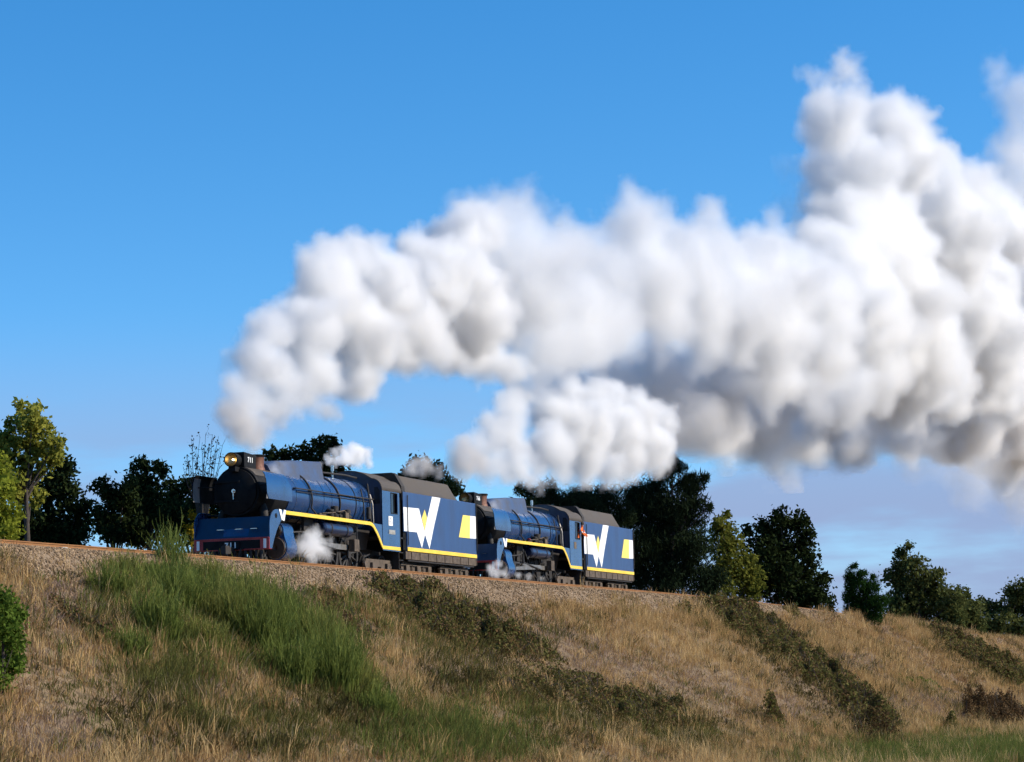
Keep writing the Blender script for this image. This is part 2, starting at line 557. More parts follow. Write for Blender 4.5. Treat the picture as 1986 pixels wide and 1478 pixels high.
# ------------------------------------------------------------------ the two tracks
def make_track(yc, label):
    t = empty('railway_track', (50, yc, 0), label, kind='structure')
    xs = np.concatenate([np.arange(36, 300, 2.0), np.arange(300, 560, 20.0)])
    prof = [(-.07, -.16), (.07, -.16), (.07, -.14), (.015, -.12), (.015, -.04), (.036, -.03), (.036, 0), (-.036, 0), (-.036, -.03), (-.015, -.04), (-.015, -.12), (-.07, -.14)]
    for s in (-1, 1):
        vs, fs = [], []
        n = len(prof)
        for x in xs:
            rz = float(rail_z(x))
            vs += [(x - 50, s * .8375 + a, rz + b) for a, b in prof]
        for i in range(len(xs) - 1):
            fs += [(i * n + k, i * n + (k + 1) % n, (i + 1) * n + (k + 1) % n, (i + 1) * n + k) for k in range(n)]
        me = bpy.data.meshes.new('rail'); me.from_pydata(vs, [], fs)
        link('rail', me, M['rust'], t)
    return t


trk_near = make_track(YN, 'empty near railway track with rusty orange rails along the crest of the bank')
trk_far = make_track(YT, 'railway track that carries the two steam locomotives and their tenders')
slm = MB().box(-.12, .12, -1.32, 1.32, -.21, 0).mesh('sleeper'); slm.materials.append(M['timber'])
slc = MB().box(-.13, .13, -1.36, 1.36, -.21, .03).mesh('sleeper'); slc.materials.append(M['concrete'])
rs = random.Random(5)
for tr, x0, n in ((trk_near, 46, 270), (trk_far, 64, 90)):
    for i in range(n):
        x = x0 + i * .68
        pale = tr is trk_near and (x < 58 or 146 < x < 172) and rs.random() < .28
        o = bpy.data.objects.new('sleeper', slc if pale else slm); C.objects.link(o); o.parent = tr
        o.location = (x - 50 + rs.uniform(-.03, .03), rs.uniform(-.04, .04), float(rail_z(x)) - .165)
        o.rotation_euler = (0, 0, rs.uniform(-.02, .02))


# ------------------------------------------------------------------ lettering
def text(name, s, size, parent, loc, rot, mat, ext=.004):
    """one mesh for each character"""
    step = size * .62
    ax = Matrix.Rotation(rot[2], 3, 'Z') @ Vector((1, 0, 0))
    for i, ch in enumerate(s):
        cu = bpy.data.curves.new(name, 'FONT')
        cu.body = ch; cu.size = size; cu.align_x = 'CENTER'; cu.align_y = 'CENTER'; cu.extrude = ext; cu.resolution_u = 3
        cu.offset = size * .03
        tmp = bpy.data.objects.new(name, cu); C.objects.link(tmp)
        bpy.context.view_layer.update()
        me = bpy.data.meshes.new_from_object(tmp.evaluated_get(bpy.context.evaluated_depsgraph_get()))
        bpy.data.objects.remove(tmp)
        me.materials.clear(); me.materials.append(mat)
        o = bpy.data.objects.new('digit' if ch.isdigit() else 'letter', me); C.objects.link(o); o.parent = parent
        o.location = Vector(loc) + ax * (i - (len(s) - 1) / 2) * step
        o.rotation_euler = rot


NEAR = (math.pi / 2, 0, 0)                       # text read from the camera's side (facing -y)
FARS = (math.pi / 2, 0, math.pi)
FRONT = (math.pi / 2, 0, -math.pi / 2)           # text read from the front (facing -x)


# ------------------------------------------------------------------ wheels
_wheel = {}


def wheel_mesh(r, spokes, w=.13):
    key = (r, spokes)
    if key in _wheel:
        return _wheel[key]
    b = MB()
    b.lathe([(-w / 2, r * .84), (-w / 2, r), (w / 2 - .03, r), (w / 2 - .03, r + .025), (w / 2, r + .025), (w / 2, r * .84), (-w / 2, r * .84)], (0, 0, 0), 'y', 36, cap=False)
    b.lathe([(-w / 2 - .03, 0.01), (-w / 2 - .03, r * .2), (w / 2, r * .2), (w / 2, .01)], (0, 0, 0), 'y', 16)
    for k in range(spokes):
        a = 2 * math.pi * k / spokes
        c, s = math.cos(a), math.sin(a)
        b.tube([(c * r * .15, 0, s * r * .15), (c * r * .86, 0, s * r * .86)], [.055 * r + .015, .035 * r + .012], 5)
    if r > .7:      # balance weight
        pts = [(r * .86 * math.cos(t), r * .86 * math.sin(t)) for t in np.linspace(.4, 2.0, 9)]
        b.prism(pts, -w / 2 + .01, w / 2 - .01, 'y')
    _wheel[key] = b.mesh('wheel')
    _wheel[key].materials.append(M['grime'])
    return _wheel[key]


def put_wheel(parent, x, r, y, spokes, turn=0.0, name='wheel'):
    o = bpy.data.objects.new(name, wheel_mesh(r, spokes)); C.objects.link(o); o.parent = parent
    o.location = (x, y, r); o.rotation_euler = (0, turn, 0 if y < 0 else math.pi)
    return o


# ------------------------------------------------------------------ the locomotives
def arc(cx, cz, r, a0, a1, n):
    return [(cx + r * math.cos(a0 + (a1 - a0) * i / n), cz + r * math.sin(a0 + (a1 - a0) * i / n)) for i in range(n + 1)]


BZ = 2.86                                        # height of the boiler's axis


def make_loco(X0, number, label, white_plate, turn):
    L = empty('steam_locomotive', (X0, YT, float(rail_z(X0 + 6))), label, 'locomotive', 'blue steam locomotives double heading')
    # smokebox, barrel, firebox
    MB().lathe([(.46, .80), (.46, .87), (.52, .89), (2.92, .90)], (0, 0, BZ), 'x', 48).build('smokebox', M['black'], L, 35)
    sb = MB()
    for k in range(-7, 8):                       # dusty top sheet of the smokebox
        pass
    a0, a1 = math.radians(38), math.radians(142)
    sb.prism([(math.cos(a) * r, BZ + math.sin(a) * r) for r, rng_ in ((.905, np.linspace(a0, a1, 15)), (.895, np.linspace(a1, a0, 15))) for a in rng_], .54, 2.93, 'x')
    sb.build('smokebox_top_sheet', M['roof'], L, 35)
    MB().lathe([(2.93, .93), (2.96, .945), (5.6, .955), (7.3, .99), (7.34, 1.0)], (0, 0, BZ), 'x', 56).build('boiler_barrel', M['blue'], L, 30)
    MB().lathe([(7.34, 1.01), (7.4, 1.03), (10.36, 1.05), (10.39, 1.05)], (0, 0, BZ), 'x', 56).build('firebox', M['blue'], L, 30)
    for x, r, w, m in ((3.5, .957, .05, 'blue'), (4.72, .965, .07, 'navy'), (5.95, .975, .05, 'blue'), (6.65, .99, .045, 'blue'), (8.78, 1.055, .06, 'black'), (9.75, 1.058, .05, 'blue')):
        MB().lathe([(x - w / 2, r - .02), (x - w / 2, r), (x + w / 2, r), (x + w / 2, r - .02)], (0, 0, BZ), 'x', 56, cap=False).build('boiler_band', M[m], L, 30)
    # sand pipes over the boiler's flank
    for x in (4.72, 7.31):
        for s in (-1, 1):
            pts = [(x - .25 + .3 * i / 10, s * math.cos(a) * 1.02, BZ + math.sin(a) * 1.02) for i, a in enumerate(np.linspace(math.radians(75), math.radians(-22), 11))]
            pts += [(x + .1, s * 1.12, 2.25), (x + .1, s * 1.15, 2.0)]
            MB().tube(pts, .032, 8).build('sand_pipe', M['grime'], L, 50)
    # smokebox door
    d = MB().lathe([(.46, .80), (.40, .79), (.33, .62), (.27, .36), (.245, .05)], (0, 0, BZ), 'x', 40).build('smokebox_door', M['black'], L, 40)
    MB().lathe([(.20, .03), (.20, .075), (.235, .075), (.235, .03)], (0, 0, BZ), 'x', 16, cap=False).build('door_ring', M['bright'], d, 40)
    MB().tube([(.17, 0, BZ), (.16, -.02, BZ - .30)], .018, 8).tube([(.25, 0, BZ), (.12, 0, BZ)], .03, 8).build('door_handle', M['bright'], d, 40)
    for z in (-.34, .34):
        MB().box(.24, .40, -.2, .78, BZ + z - .035, BZ + z + .035).build('door_hinge', M['black'], d)
    # headlight
    hl = MB().lathe([(.02, .235), (.02, .26), (.10, .265), (.16, .25), (.42, .24), (.52, .16), (.55, .02)], (0, 0, 3.96), 'x', 32, cap=False).build('headlight', M['black'], L, 40)
    MB().lathe([(.05, .233), (.12, .21), (.19, .15), (.23, .07), (.235, .01)], (0, 0, 3.96), 'x', 28, cap=False).build('reflector', M['gold'], hl, 60)
    MB().lathe([(.10, .01), (.105, .03), (.14, .036), (.2, .026)], (0, -.04, 3.965), 'x', 12).build('bulb', M['bulb'] if number == '711' else M['gold'], hl, 60)
    MB().box(.1, .5, -.13, .13, 3.55, 3.72).build('bracket', M['black'], hl)
    # number box behind the headlight
    nb = bevel(MB().prism([(.50, 3.70), (1.46, 3.70), (1.46, 4.20), (.50, 4.26)], -.30, .30, 'y').build('number_box', M['black'], L), .02)
    text('number', number, .25, nb, (.98, -.306, 3.99), NEAR, M['white'])
    text('number', number, .25, nb, (.98, .306, 3.99), FARS, M['white'])
    # chimney
    ch = MB().lathe([(3.6, .36), (3.78, .32), (3.86, .285), (4.14, .30), (4.20, .31)], (2.08, 0, 0), 'z', 32).build('chimney', M['copper'], L, 40)
    MB().lathe([(4.20, .335), (4.26, .345), (4.275, .33), (4.275, .24), (4.1, .23)], (2.08, 0, 0), 'z', 32, cap=False).build('chimney_rim', M['black'], ch, 40)
    # dome casing
    dc = MB()
    rings = []
    for x, w0, w1, zt in ((2.62, .30, .20, 3.98), (2.95, .52, .40, 4.12), (4.2, .60, .50, 4.22), (6.3, .62, .52, 4.33), (6.62, .64, .54, 4.35)):
        ring = [(x, -w0 - .06, 3.5), (x, -w0, 3.75), (x, -w1, zt - .05), (x, -w1 + .08, zt), (x, w1 - .08, zt), (x, w1, zt - .05), (x, w0, 3.75), (x, w0 + .06, 3.5)]
        rings.append(ring)
    vs = [p for r_ in rings for p in r_]
    fs = [(i * 8 + k, i * 8 + k + 1, (i + 1) * 8 + k + 1, (i + 1) * 8 + k) for i in range(4) for k in range(7)]
    fs += [tuple(range(8)), tuple(32 + k for k in range(8))[::-1]]
    dc.add(vs, fs); dc.build('dome_casing', M['casing'], L, 30)
    # safety valves and whistle
    for y in (-.16, .16):
        MB().lathe([(3.75, .10), (3.95, .09), (3.97, .06), (4.16, .055), (4.18, .075), (4.22, .07)], (7.5, y, 0), 'z', 14).build('safety_valve', M['grime'], L, 40)
    MB().lathe([(3.8, .03), (4.1, .03), (4.1, .06), (4.32, .06), (4.34, .02)], (8.15, -.35, 0), 'z', 12).build('whistle', M['bright'], L, 40)
    MB().tube([(6.7, -.32, 3.88), (7.1, -.36, 3.98), (9.2, -.42, 4.02), (10.3, -.42, 3.98)], .04, 8).build('steam_pipe', M['grime'], L, 40)
    # handrails along the boiler
    for s in (-1, 1):
        h = MB().tube([(3.2, s * 1.02, 3.11), (7.2, s * 1.05, 3.11), (10.35, s * 1.12, 3.11)], .026, 8)
        for x in (3.25, 4.6, 6.0, 7.3, 8.7, 10.1):
            h.tube([(x, s * .88, 3.11), (x, s * 1.06, 3.11)], .03, 6)
        h.build('handrail', M['grime'], L, 40)
        h2 = MB().tube([(3.4, s * .985, 3.0), (10.3, s * 1.075, 3.0)], .016, 6)
        h2.build('lubricator_pipe', M['grime'], L, 40)
        for x, z0, z1, r_ in ((9.25, 2.13, 3.45, .028), (9.9, 2.13, 3.7, .035), (10.15, 2.13, 3.3, .03)):
            MB().tube([(x, s * 1.17, z0), (x, s * 1.15, 2.9), (x + .05, s * 1.02, z1)], r_, 7).build('cab_front_pipe', M['grime'] if x != 10.15 else M['rod'], L, 40)
        MB().lathe([(2.3, .05), (2.32, .09), (2.75, .09), (2.78, .04)], (9.6, s * 1.2, 0), 'z', 12).build('injector_valve', M['grime'], L, 40)
    # running boards with yellow edge sweeping down to the cab
    curve = [(1.36, 2.105), (9.0, 2.105)] + [(9.0 + .62 * math.sin(t), 2.105 - .28 * (1 - math.cos(t)) - 0.0) for t in np.linspace(.25, 1.15, 6)]
    p0 = curve[-1]
    curve += [(p0[0] + (10.34 - p0[0]) * u ** .82, p0[1] + (1.245 - p0[1]) * u) for u in (.25, .5, .75, 1.0)]
    curve = curve[:-1] + [(10.36, 1.245), (12.16, 1.245)]
    for s in (-1, 1):
        y0, y1 = (-1.47, -1.44) if s < 0 else (1.44, 1.47)
        MB().band(curve, .066, y0, y1).build('running_board_edge', M['yellow'], L)
        MB().box(1.0, 9.05, min(s * .8, s * 1.44), max(s * .8, s * 1.44), 2.085, 2.125).build('running_board', M['grime'], L)
        # blue skirt between stripe and cab side
        poly = [(p[0] + .045, p[1] + .05) for p in curve[2:-2]]
        poly = [(9.55, 2.05)] + [q_ for q_ in poly if q_[0] > 9.6] + [(10.40, 1.31), (10.41, 2.25), (9.55, 2.16)]
        MB().prism([(10.41, 1.31), (10.41, 2.12), (9.3, 2.14)] + [q_ for q_ in poly[1:-3] if q_[0] > 9.3], *( (-1.435, -1.415) if s < 0 else (1.415, 1.435))).build('side_skirt', M['blue'], L)
    # front end: beam, blue panel, aprons
    bm_ = bevel(MB().box(.0, .22, -1.46, 1.46, .76, 1.17).build('buffer_beam', M['red'], L), .015)
    MB().box(-.012, -.002, -1.1, 1.1, .80, 1.10).build('beam_face_plate', M['black'], bm_)
    MB().box(-.03, .0, -1.44, 1.44, 1.155, 1.185).build('beam_top_edge', M['red'], bm_)
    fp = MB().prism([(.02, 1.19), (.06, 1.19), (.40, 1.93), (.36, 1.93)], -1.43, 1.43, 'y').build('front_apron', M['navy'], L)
    MB().prism([(.045, 1.25), (.05, 1.25), (.36, 1.90), (.35, 1.90)], -.62, .35, 'y').build('apron_sky_reflection', M['blue'], fp)  # brighter panel: the sky's reflection painted onto the apron
    for y in (-.85, -.25, .45):
        MB().tube([(.10, y - .13, 1.50), (.04, y - .12, 1.50), (.04, y + .12, 1.50), (.10, y + .13, 1.50)], .022, 6).build('hand_hold', M['bright'], fp, 40)
    MB().box(.36, .9, -1.40, 1.40, 1.90, 1.94).build('front_platform', M['grime'], L)
    np_ = MB().box(-.055, -.03, -.30, .30, .78, 1.06).build('front_number_plate', M['black'], L)
    text('number', number, .27, np_, (-.058, 0, .925), FRONT, M['white'])
    for y0_ in (-1.34, 1.24):
        MB().box(-.03, -.004, y0_, y0_ + .10, .80, 1.13).build('white_marker', M['white'], bm_)
    # coupler, air hoses, pilot
    cp = MB().box(-.52, .1, -.13, .13, .62, .86)
    cp.prism([(-.52, -.19), (-.72, -.12), (-.70, .05), (-.56, .02), (-.52, .17)], .6, .9, 'z')
    bevel(cp.build('coupler', M['grime'], L), .02)
    for y in (-.42, .42):
        MB().tube([(-.02, y, .80), (-.14, y, .78), (-.2, y * .9, .6), (-.16, y * .8, .42), (-.2, y * .7, .36)], .03, 8).build('air_hose', M['grime'], L, 40)
    pl = MB()
    for y in np.linspace(-1.15, 1.15, 13):
        pl.box(-.02 - .18 * (1 - abs(y) / 1.3), .06 - .18 * (1 - abs(y) / 1.3), y - .03, y + .03, .2, .74)
    pl.box(-.05, .12, -1.2, 1.2, .2, .27)
    pl.build('pilot', M['grime'], L)
    for s in (-1, 1):
        y0, y1 = (-1.468, -1.44) if s < 0 else (1.44, 1.468)
        ap = [(.02, .78), (.02, 1.62)] + [(.02 + .62 * (1 - math.cos(t)), 1.62 + .56 * math.sin(t)) for t in np.linspace(.25, math.pi / 2, 7)] + [(1.36, 2.18), (1.36, 2.03), (1.14, 1.93), (.92, 1.75), (.62, 1.45), (.38, 1.12), (.2, .78)]
        a = MB().prism(ap, y0, y1, 'y').build('side_apron', M['blue'], L)
        ye = (-1.476, -1.469) if s < 0 else (1.469, 1.476)
        MB().lathe([(ye[0], .002), (ye[0], .09), (ye[1], .09), (ye[1], .002)], (.56, 0, 1.95), 'y', 14).build('apron_opening', M['black'], a, 40)
        w = MB()
        ey = (-1.485, -1.477) if s < 0 else (1.477, 1.485)
        w.prism([(.78, 2.19), (.97, 2.19), (1.09, 1.95), (1.09, 1.83), (1.01, 1.80)], *ey)
        w.prism([(1.20, 2.19), (1.38, 2.18), (1.22, 1.79), (1.12, 1.80), (1.09, 1.88), (1.09, 1.98)], *ey)
        w.build('w_emblem', M['white'], a)
        # smoke deflector, its top edge curled inwards
        sect = [(1.44, 2.52), (1.452, 2.7), (1.452, 3.0), (1.43, 3.2), (1.38, 3.36), (1.30, 3.47)]
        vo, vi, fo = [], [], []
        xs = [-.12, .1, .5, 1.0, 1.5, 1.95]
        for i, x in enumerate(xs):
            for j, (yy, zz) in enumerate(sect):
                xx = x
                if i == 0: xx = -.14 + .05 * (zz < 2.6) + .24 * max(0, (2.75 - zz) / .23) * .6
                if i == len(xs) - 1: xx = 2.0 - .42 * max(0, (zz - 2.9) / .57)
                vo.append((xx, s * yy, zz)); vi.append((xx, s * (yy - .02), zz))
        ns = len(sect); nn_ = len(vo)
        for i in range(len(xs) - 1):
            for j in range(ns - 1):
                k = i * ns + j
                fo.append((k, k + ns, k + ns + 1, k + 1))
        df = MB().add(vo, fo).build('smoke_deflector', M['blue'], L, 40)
        MB().add(vi, fo).build('deflector_shaded_side', M['black'], df, 40)  # inner face made black: the smokebox's shadow put into its colour
        MB().add([(x_, s * (y_ - .024), z_) for x_ in (-.10, .42) for y_, z_ in sect[:5]], [(k_, k_ + 5, k_ + 6, k_ + 1) for k_ in range(4)]).build('deflector_sunlit_strip', M['grey'], df, 40)  # grey strip paints the sunlit front of the inner face
        MB().tube([(.3, s * 1.43, 3.05), (.55, s * .85, 3.05)], .02, 6).build('deflector_stay', M['black'], df)
        # cylinders
        cyx = (1.28, 2.12)
        yc = s * 1.12
        cb = []
        for t in np.linspace(math.radians(-250), math.radians(70), 26):
            cb.append((yc + .43 * math.cos(t), .86 + .43 * math.sin(t)))
        hull = [(yc + .44 * math.cos(t), .86 + .44 * math.sin(t)) for t in np.linspace(math.radians(155), math.radians(385), 20)]
        hull += [(yc + .335, 1.22)] + [(yc + .30 * math.cos(t), 1.46 + .30 * math.sin(t)) for t in np.linspace(math.radians(-8), math.radians(188), 14)] + [(yc - .335, 1.22)]
        cyl = MB().prism(hull, cyx[0], cyx[1], 'x').build('cylinder_block', M['blue'], L, 30)
        MB().lathe([(.47, .02), (.40, .10), (.40, .36), (.44, .385), (.5, .385)], (.79, yc, .86), 'x', 32).build('cylinder_cover', M['coverbrown'], cyl, 35)
        MB().lathe([(.43, .36), (.425, .40), (.455, .405), (.50, .40)], (.79, yc, .86), 'x', 36, cap=False).build('cover_rim', M['bright'], cyl, 35)
        MB().lathe([(.40, .02), (.40, .21), (.44, .235), (.5, .235)], (.79, yc, 1.46), 'x', 28).build('valve_cover', M['coverbrown'], cyl, 35)
        MB().lathe([(.43, .21), (.42, .255), (.45, .26), (.5, .25)], (.79, yc, 1.46), 'x', 30, cap=False).build('cover_rim', M['bright'], cyl, 35)
        MB().lathe([(2.08, .16), (2.26, .15), (2.27, .05)], (0, yc, 1.46), 'x', 18).lathe([(2.08, .2), (2.2, .2), (2.21, .05)], (0, yc, .92), 'x', 18).build('cylinder_gland', M['gear'], cyl, 35)
        MB().tube([(.95, s * .9, 1.75), (1.0, s * .8, 2.1), (1.15, s * .6, 2.5)], .16, 12).build('exhaust_pipe', M['grime'], L, 40)
        # motion
        gz, gy_ = .93, s * 1.10
        cr = MB().box(2.2, 3.9, gy_ - .06, gy_ + .06, gz + .24, gz + .32).box(2.2, 3.9, gy_ - .06, gy_ + .06, gz - .32, gz - .24)
        cr.build('slide_bars', M['gear'], L)
        MB().box(2.85, 3.25, gy_ - .1, gy_ + .1, gz - .23, gz + .23).tube([(2.1, gy_, gz), (2.9, gy_, gz)], .045, 8).build('crosshead', M['gear'], L)
        A = turn if s < 0 else turn + math.pi / 2
        px, pz = .33 * math.cos(A), .33 * math.sin(A)
        drv = (4.55, 6.46, 8.37)
        MB().prism([(3.05, gz - .07), (drv[1] + px, gz + pz - .10), (drv[1] + px + .12, gz + pz), (drv[1] + px, gz + pz + .10), (3.05, gz + .07)], gy_ - .035 - .02, gy_ + .035 - .02).build('connecting_rod', M['rod'], L)
        rod = MB().prism([(drv[0] + px - .13, gz + pz), (drv[0] + px, gz + pz - .10), (drv[2] + px, gz + pz - .10), (drv[2] + px + .13, gz + pz), (drv[2] + px, gz + pz + .10), (drv[0] + px, gz + pz + .10)], s * .98 - .035, s * .98 + .035)
        rod.build('coupling_rod', M['rod'], L)
        MB().tube([(2.3, s * 1.16, 1.46), (3.8, s * 1.16, 1.55), (4.4, s * 1.16, 1.7)], .035, 8).tube([(3.0, s * 1.16, .6), (3.12, s * 1.16, 1.5)], .035, 6).tube([(4.4, s * 1.16, 1.2), (4.35, s * 1.16, 1.85)], .05, 6).tube([(4.38, s * 1.17, 1.25), (drv[1] + px * .6, s * 1.2, gz + pz * .4)], .035, 6).build('valve_gear', M['gear'], L, 40)
        MB().box(3.85, 4.7, s * 1.0 - .05, s * 1.0 + .05, 1.3, 2.08).build('motion_bracket', M['grime'], L)
        for k, x in enumerate(drv):
            put_wheel(L, x, .93, s * .80, 15, turn + .2 * k, 'driving_wheel')
        for x in (.95, 3.0):
            put_wheel(L, x, .46, s * .80, 9, .3, 'bogie_wheel')
        for x in (10.15, 11.65):
            put_wheel(L, x, .50, s * .80, 9, .7, 'trailing_wheel')
        tf = MB().prism([(9.45, .62), (9.6, .38), (10.6, .34), (10.75, .52), (11.05, .52), (11.2, .34), (12.1, .38), (12.2, .62), (12.1, .80), (9.6, .80)], s * 1.02 - .05, s * 1.02 + .05)
        for x in (10.15, 11.65):
            tf.box(x - .17, x + .17, s * 1.08 - .1, s * 1.08 + .1, .34, .66)
        tf.build('trailing_truck_frame', M['brown'], L)
        fr = MB().prism([(.5, .75), (9.3, .75), (9.6, .95), (12.1, .95), (12.1, 1.15), (9.3, 1.3), (8.8, 1.85), (.8, 1.85)], s * .60 - .03, s * .60 + .03)
        fr.build('main_frame', M['grime'], L)
        for x in (4.5, 6.4, 8.3):
            MB().tube([(x - .62, s * .95, 1.9), (x - .95, s * .85, .75), (x - .9, s * .82, .15)], .025, 6).build('sanding_pipe', M['grime'], L)
        # air reservoir under the running board
        rv = MB().lathe([(5.05, .02), (5.06, .16), (5.12, .23), (5.2, .245), (7.5, .245), (7.58, .23), (7.63, .16), (7.64, .02)], (0, s * 1.18, 1.74), 'x', 24).build('air_reservoir', M['navy'], L, 35)
        for x in (5.6, 7.05):
            MB().lathe([(x - .03, .25), (x - .03, .262), (x + .03, .262), (x + .03, .25)], (0, s * 1.18, 1.74), 'x', 24, cap=False).build('reservoir_strap', M['grime'], rv, 35)
        MB().tube([(5.1, s * 1.2, 1.55), (4.7, s * 1.25, 1.4), (4.3, s * 1.25, 1.75)], .03, 6).build('brake_pipe', M['gear'], L, 40)
        MB().tube([(7.6, s * 1.2, 1.7), (8.1, s * 1.25, 1.65), (8.3, s * 1.25, 1.95)], .03, 6).build('brake_pipe', M['gear'], L, 40)
        MB().tube([(8.15, s * 1.3, 2.05), (8.2, s * 1.3, 1.1), (8.9, s * 1.25, .8), (9.6, s * 1.2, .95)], .025, 6).build('brake_pipe', M['gear'], L, 40)
        MB().box(7.9, 8.35, s * 1.2 - .12, s * 1.2 + .12, 1.0, 1.45).build('brake_cylinder', M['brown'], L)
        # pumps and lubricators above the running board
        for (x, r_, z1) in ((6.05, .13, 2.48), (6.42, .15, 2.62), (6.85, .12, 2.42), (7.6, .14, 2.55)):
            MB().lathe([(2.125, r_ * .7), (2.2, r_), (2.32, r_), (2.34, r_ * .6), (2.38, r_ * .6), (2.4, r_), (z1, r_), (z1 + .02, r_ * .3)], (x, s * 1.16, 0), 'z', 16).build('air_pump', M['grime'], L, 40)
        MB().box(7.1, 7.4, s * 1.2 - .12, s * 1.2 + .12, 2.13, 2.42).tube([(5.2, s * 1.2, 2.3), (6.0, s * 1.25, 2.35), (7.2, s * 1.22, 2.5), (8.0, s * 1.16, 2.3)], .022, 6).build('lubricator', M['brown'], L)
        MB().box(3.05, 4.4, s * 1.0 - .06, s * 1.0 + .06, 2.13, 2.22).box(5.0, 5.6, s * 1.08 - .1, s * 1.08 + .1, 2.13, 2.3).build('sand_box_filler', M['brown'], L)
    MB().box(2.2, 2.9, -.75, .75, 1.85, 2.25).build('smokebox_saddle', M['brown'], L)
    MB().prism([(-.78, 1.15), (.78, 1.15), (.95, 1.9), (-.95, 1.9)], 7.5, 10.3, 'x').build('ash_pan', M['grime'], L)
    if number == '766':
        MB().lathe([(5.02, .05), (5.02, .07), (5.08, .07), (5.08, .05)], (0, -1.22, 2.32), 'x', 12).build('valve_handwheel', M['red'], L)
    # cab
    half = [(-1.45, 3.46)] + [(-1.45 + .42 * (1 - math.cos(t)), 3.46 + .47 * math.sin(t)) for t in np.linspace(.25, math.pi / 2, 6)] + [(-.7, 4.13), (-.35, 4.245), (0, 4.285)]
    prof = half + [(-y, z) for y, z in half[:-1][::-1]]
    rf_out = [(y * 1.012, z + .02) for y, z in prof]
    roof = MB()
    for i in range(len(prof) - 1):
        roof.prism([prof[i], prof[i + 1], rf_out[i + 1], rf_out[i]], 10.36, 12.36, 'x')
    roof.build('cab_roof', M['roof'], L, 50)
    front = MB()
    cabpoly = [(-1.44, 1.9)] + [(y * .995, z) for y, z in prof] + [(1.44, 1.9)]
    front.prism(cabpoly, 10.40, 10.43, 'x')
    cf = front.build('cab_front_sheet', M['navy'], L)  # front face away from the sun, its shade put into the darker blue
    for s in (-1, 1):
        MB().prism([(s * 1.12, 2.95), (s * 1.36, 2.95), (s * 1.36, 3.45), (s * 1.27, 3.6), (s * 1.12, 3.6)], 10.385, 10.399, 'x').build('cab_front_window', M['glass'], cf)
        y0, y1 = (-1.45, -1.425) if s < 0 else (1.425, 1.45)
        side = MB().box(10.40, 11.30, y0, y1, 1.135, 3.47).box(11.93, 12.17, y0, y1, 1.135, 3.47).box(11.30, 11.93, y0, y1, 1.135, 2.64).box(11.30, 11.93, y0, y1, 3.40, 3.47)
        cs = side.build('cab_side', M['blue'], L)
        yo = (-1.462, -1.452) if s < 0 else (1.452, 1.462)
        yw = (-1.435, -1.43) if s < 0 else (1.43, 1.435)
        MB().box(11.30, 11.60, *yw, 2.64, 3.40).build('cab_window', M['glass'], cs)
        fr = MB().box(11.27, 11.96, *yo, 2.60, 2.64).box(11.27, 11.96, *yo, 3.40, 3.43).box(11.27, 11.30, *yo, 2.64, 3.40).box(11.93, 11.96, *yo, 2.64, 3.40).box(11.6, 11.63, *yo, 2.64, 3.40)
        fr.build('window_frame', M['black'], cs)
        if white_plate:
            p = MB().box(11.0, 11.42, *yo, 2.12, 2.49).build('cab_number_plate', M['white'], cs)
            yt = (s * 1.4645)
            text('number', 'R', .13, p, (11.21, yt, 2.40), NEAR if s < 0 else FARS, M['navy'], .002)
            text('number', number, .19, p, (11.21, yt, 2.24), NEAR if s < 0 else FARS, M['navy'], .002)
            MB().box(11.02, 11.66, *yo, 1.79, 1.96).build('name_plate', M['platey'], cs)
        else:
            MB().box(11.02, 11.36, *yo, 2.14, 2.46).build('cab_number_plate', M['brownplate'], cs)
        MB().tube([(12.26, s * 1.42, 1.3), (12.26, s * 1.42, 3.3)], .022, 8).build('cab_handrail', M['grime'], L, 40)
        st = MB()
        for z in (.45, .80, 1.1):
            st.box(12.1, 12.55, s * 1.28 - .14, s * 1.28 + .14, z, z + .03)
        st.box(12.09, 12.12, s * 1.28 - .14, s * 1.28 + .14, .45, 1.3)
        st.build('cab_steps', M['grime'], L)
    MB().box(10.45, 12.80, -1.40, 1.40, 1.66, 1.72).build('cab_floor', M['grime'], L)
    bh = MB().lathe([(10.43, .98), (10.62, .95), (10.63, .1)], (0, 0, 2.75), 'x', 32).build('backhead', M['grime'], L, 40)
    MB().box(10.7, 11.1, -1.3, -.8, 1.72, 2.35).build('crew_seat', M['black'], L)
    MB().box(10.7, 11.1, .8, 1.3, 1.72, 2.35).build('crew_seat', M['black'], L)
    MB().box(12.1, 12.16, -1.2, 1.2, 3.3, 3.6).build('cab_rear_beam', M['black'], L)
    return L


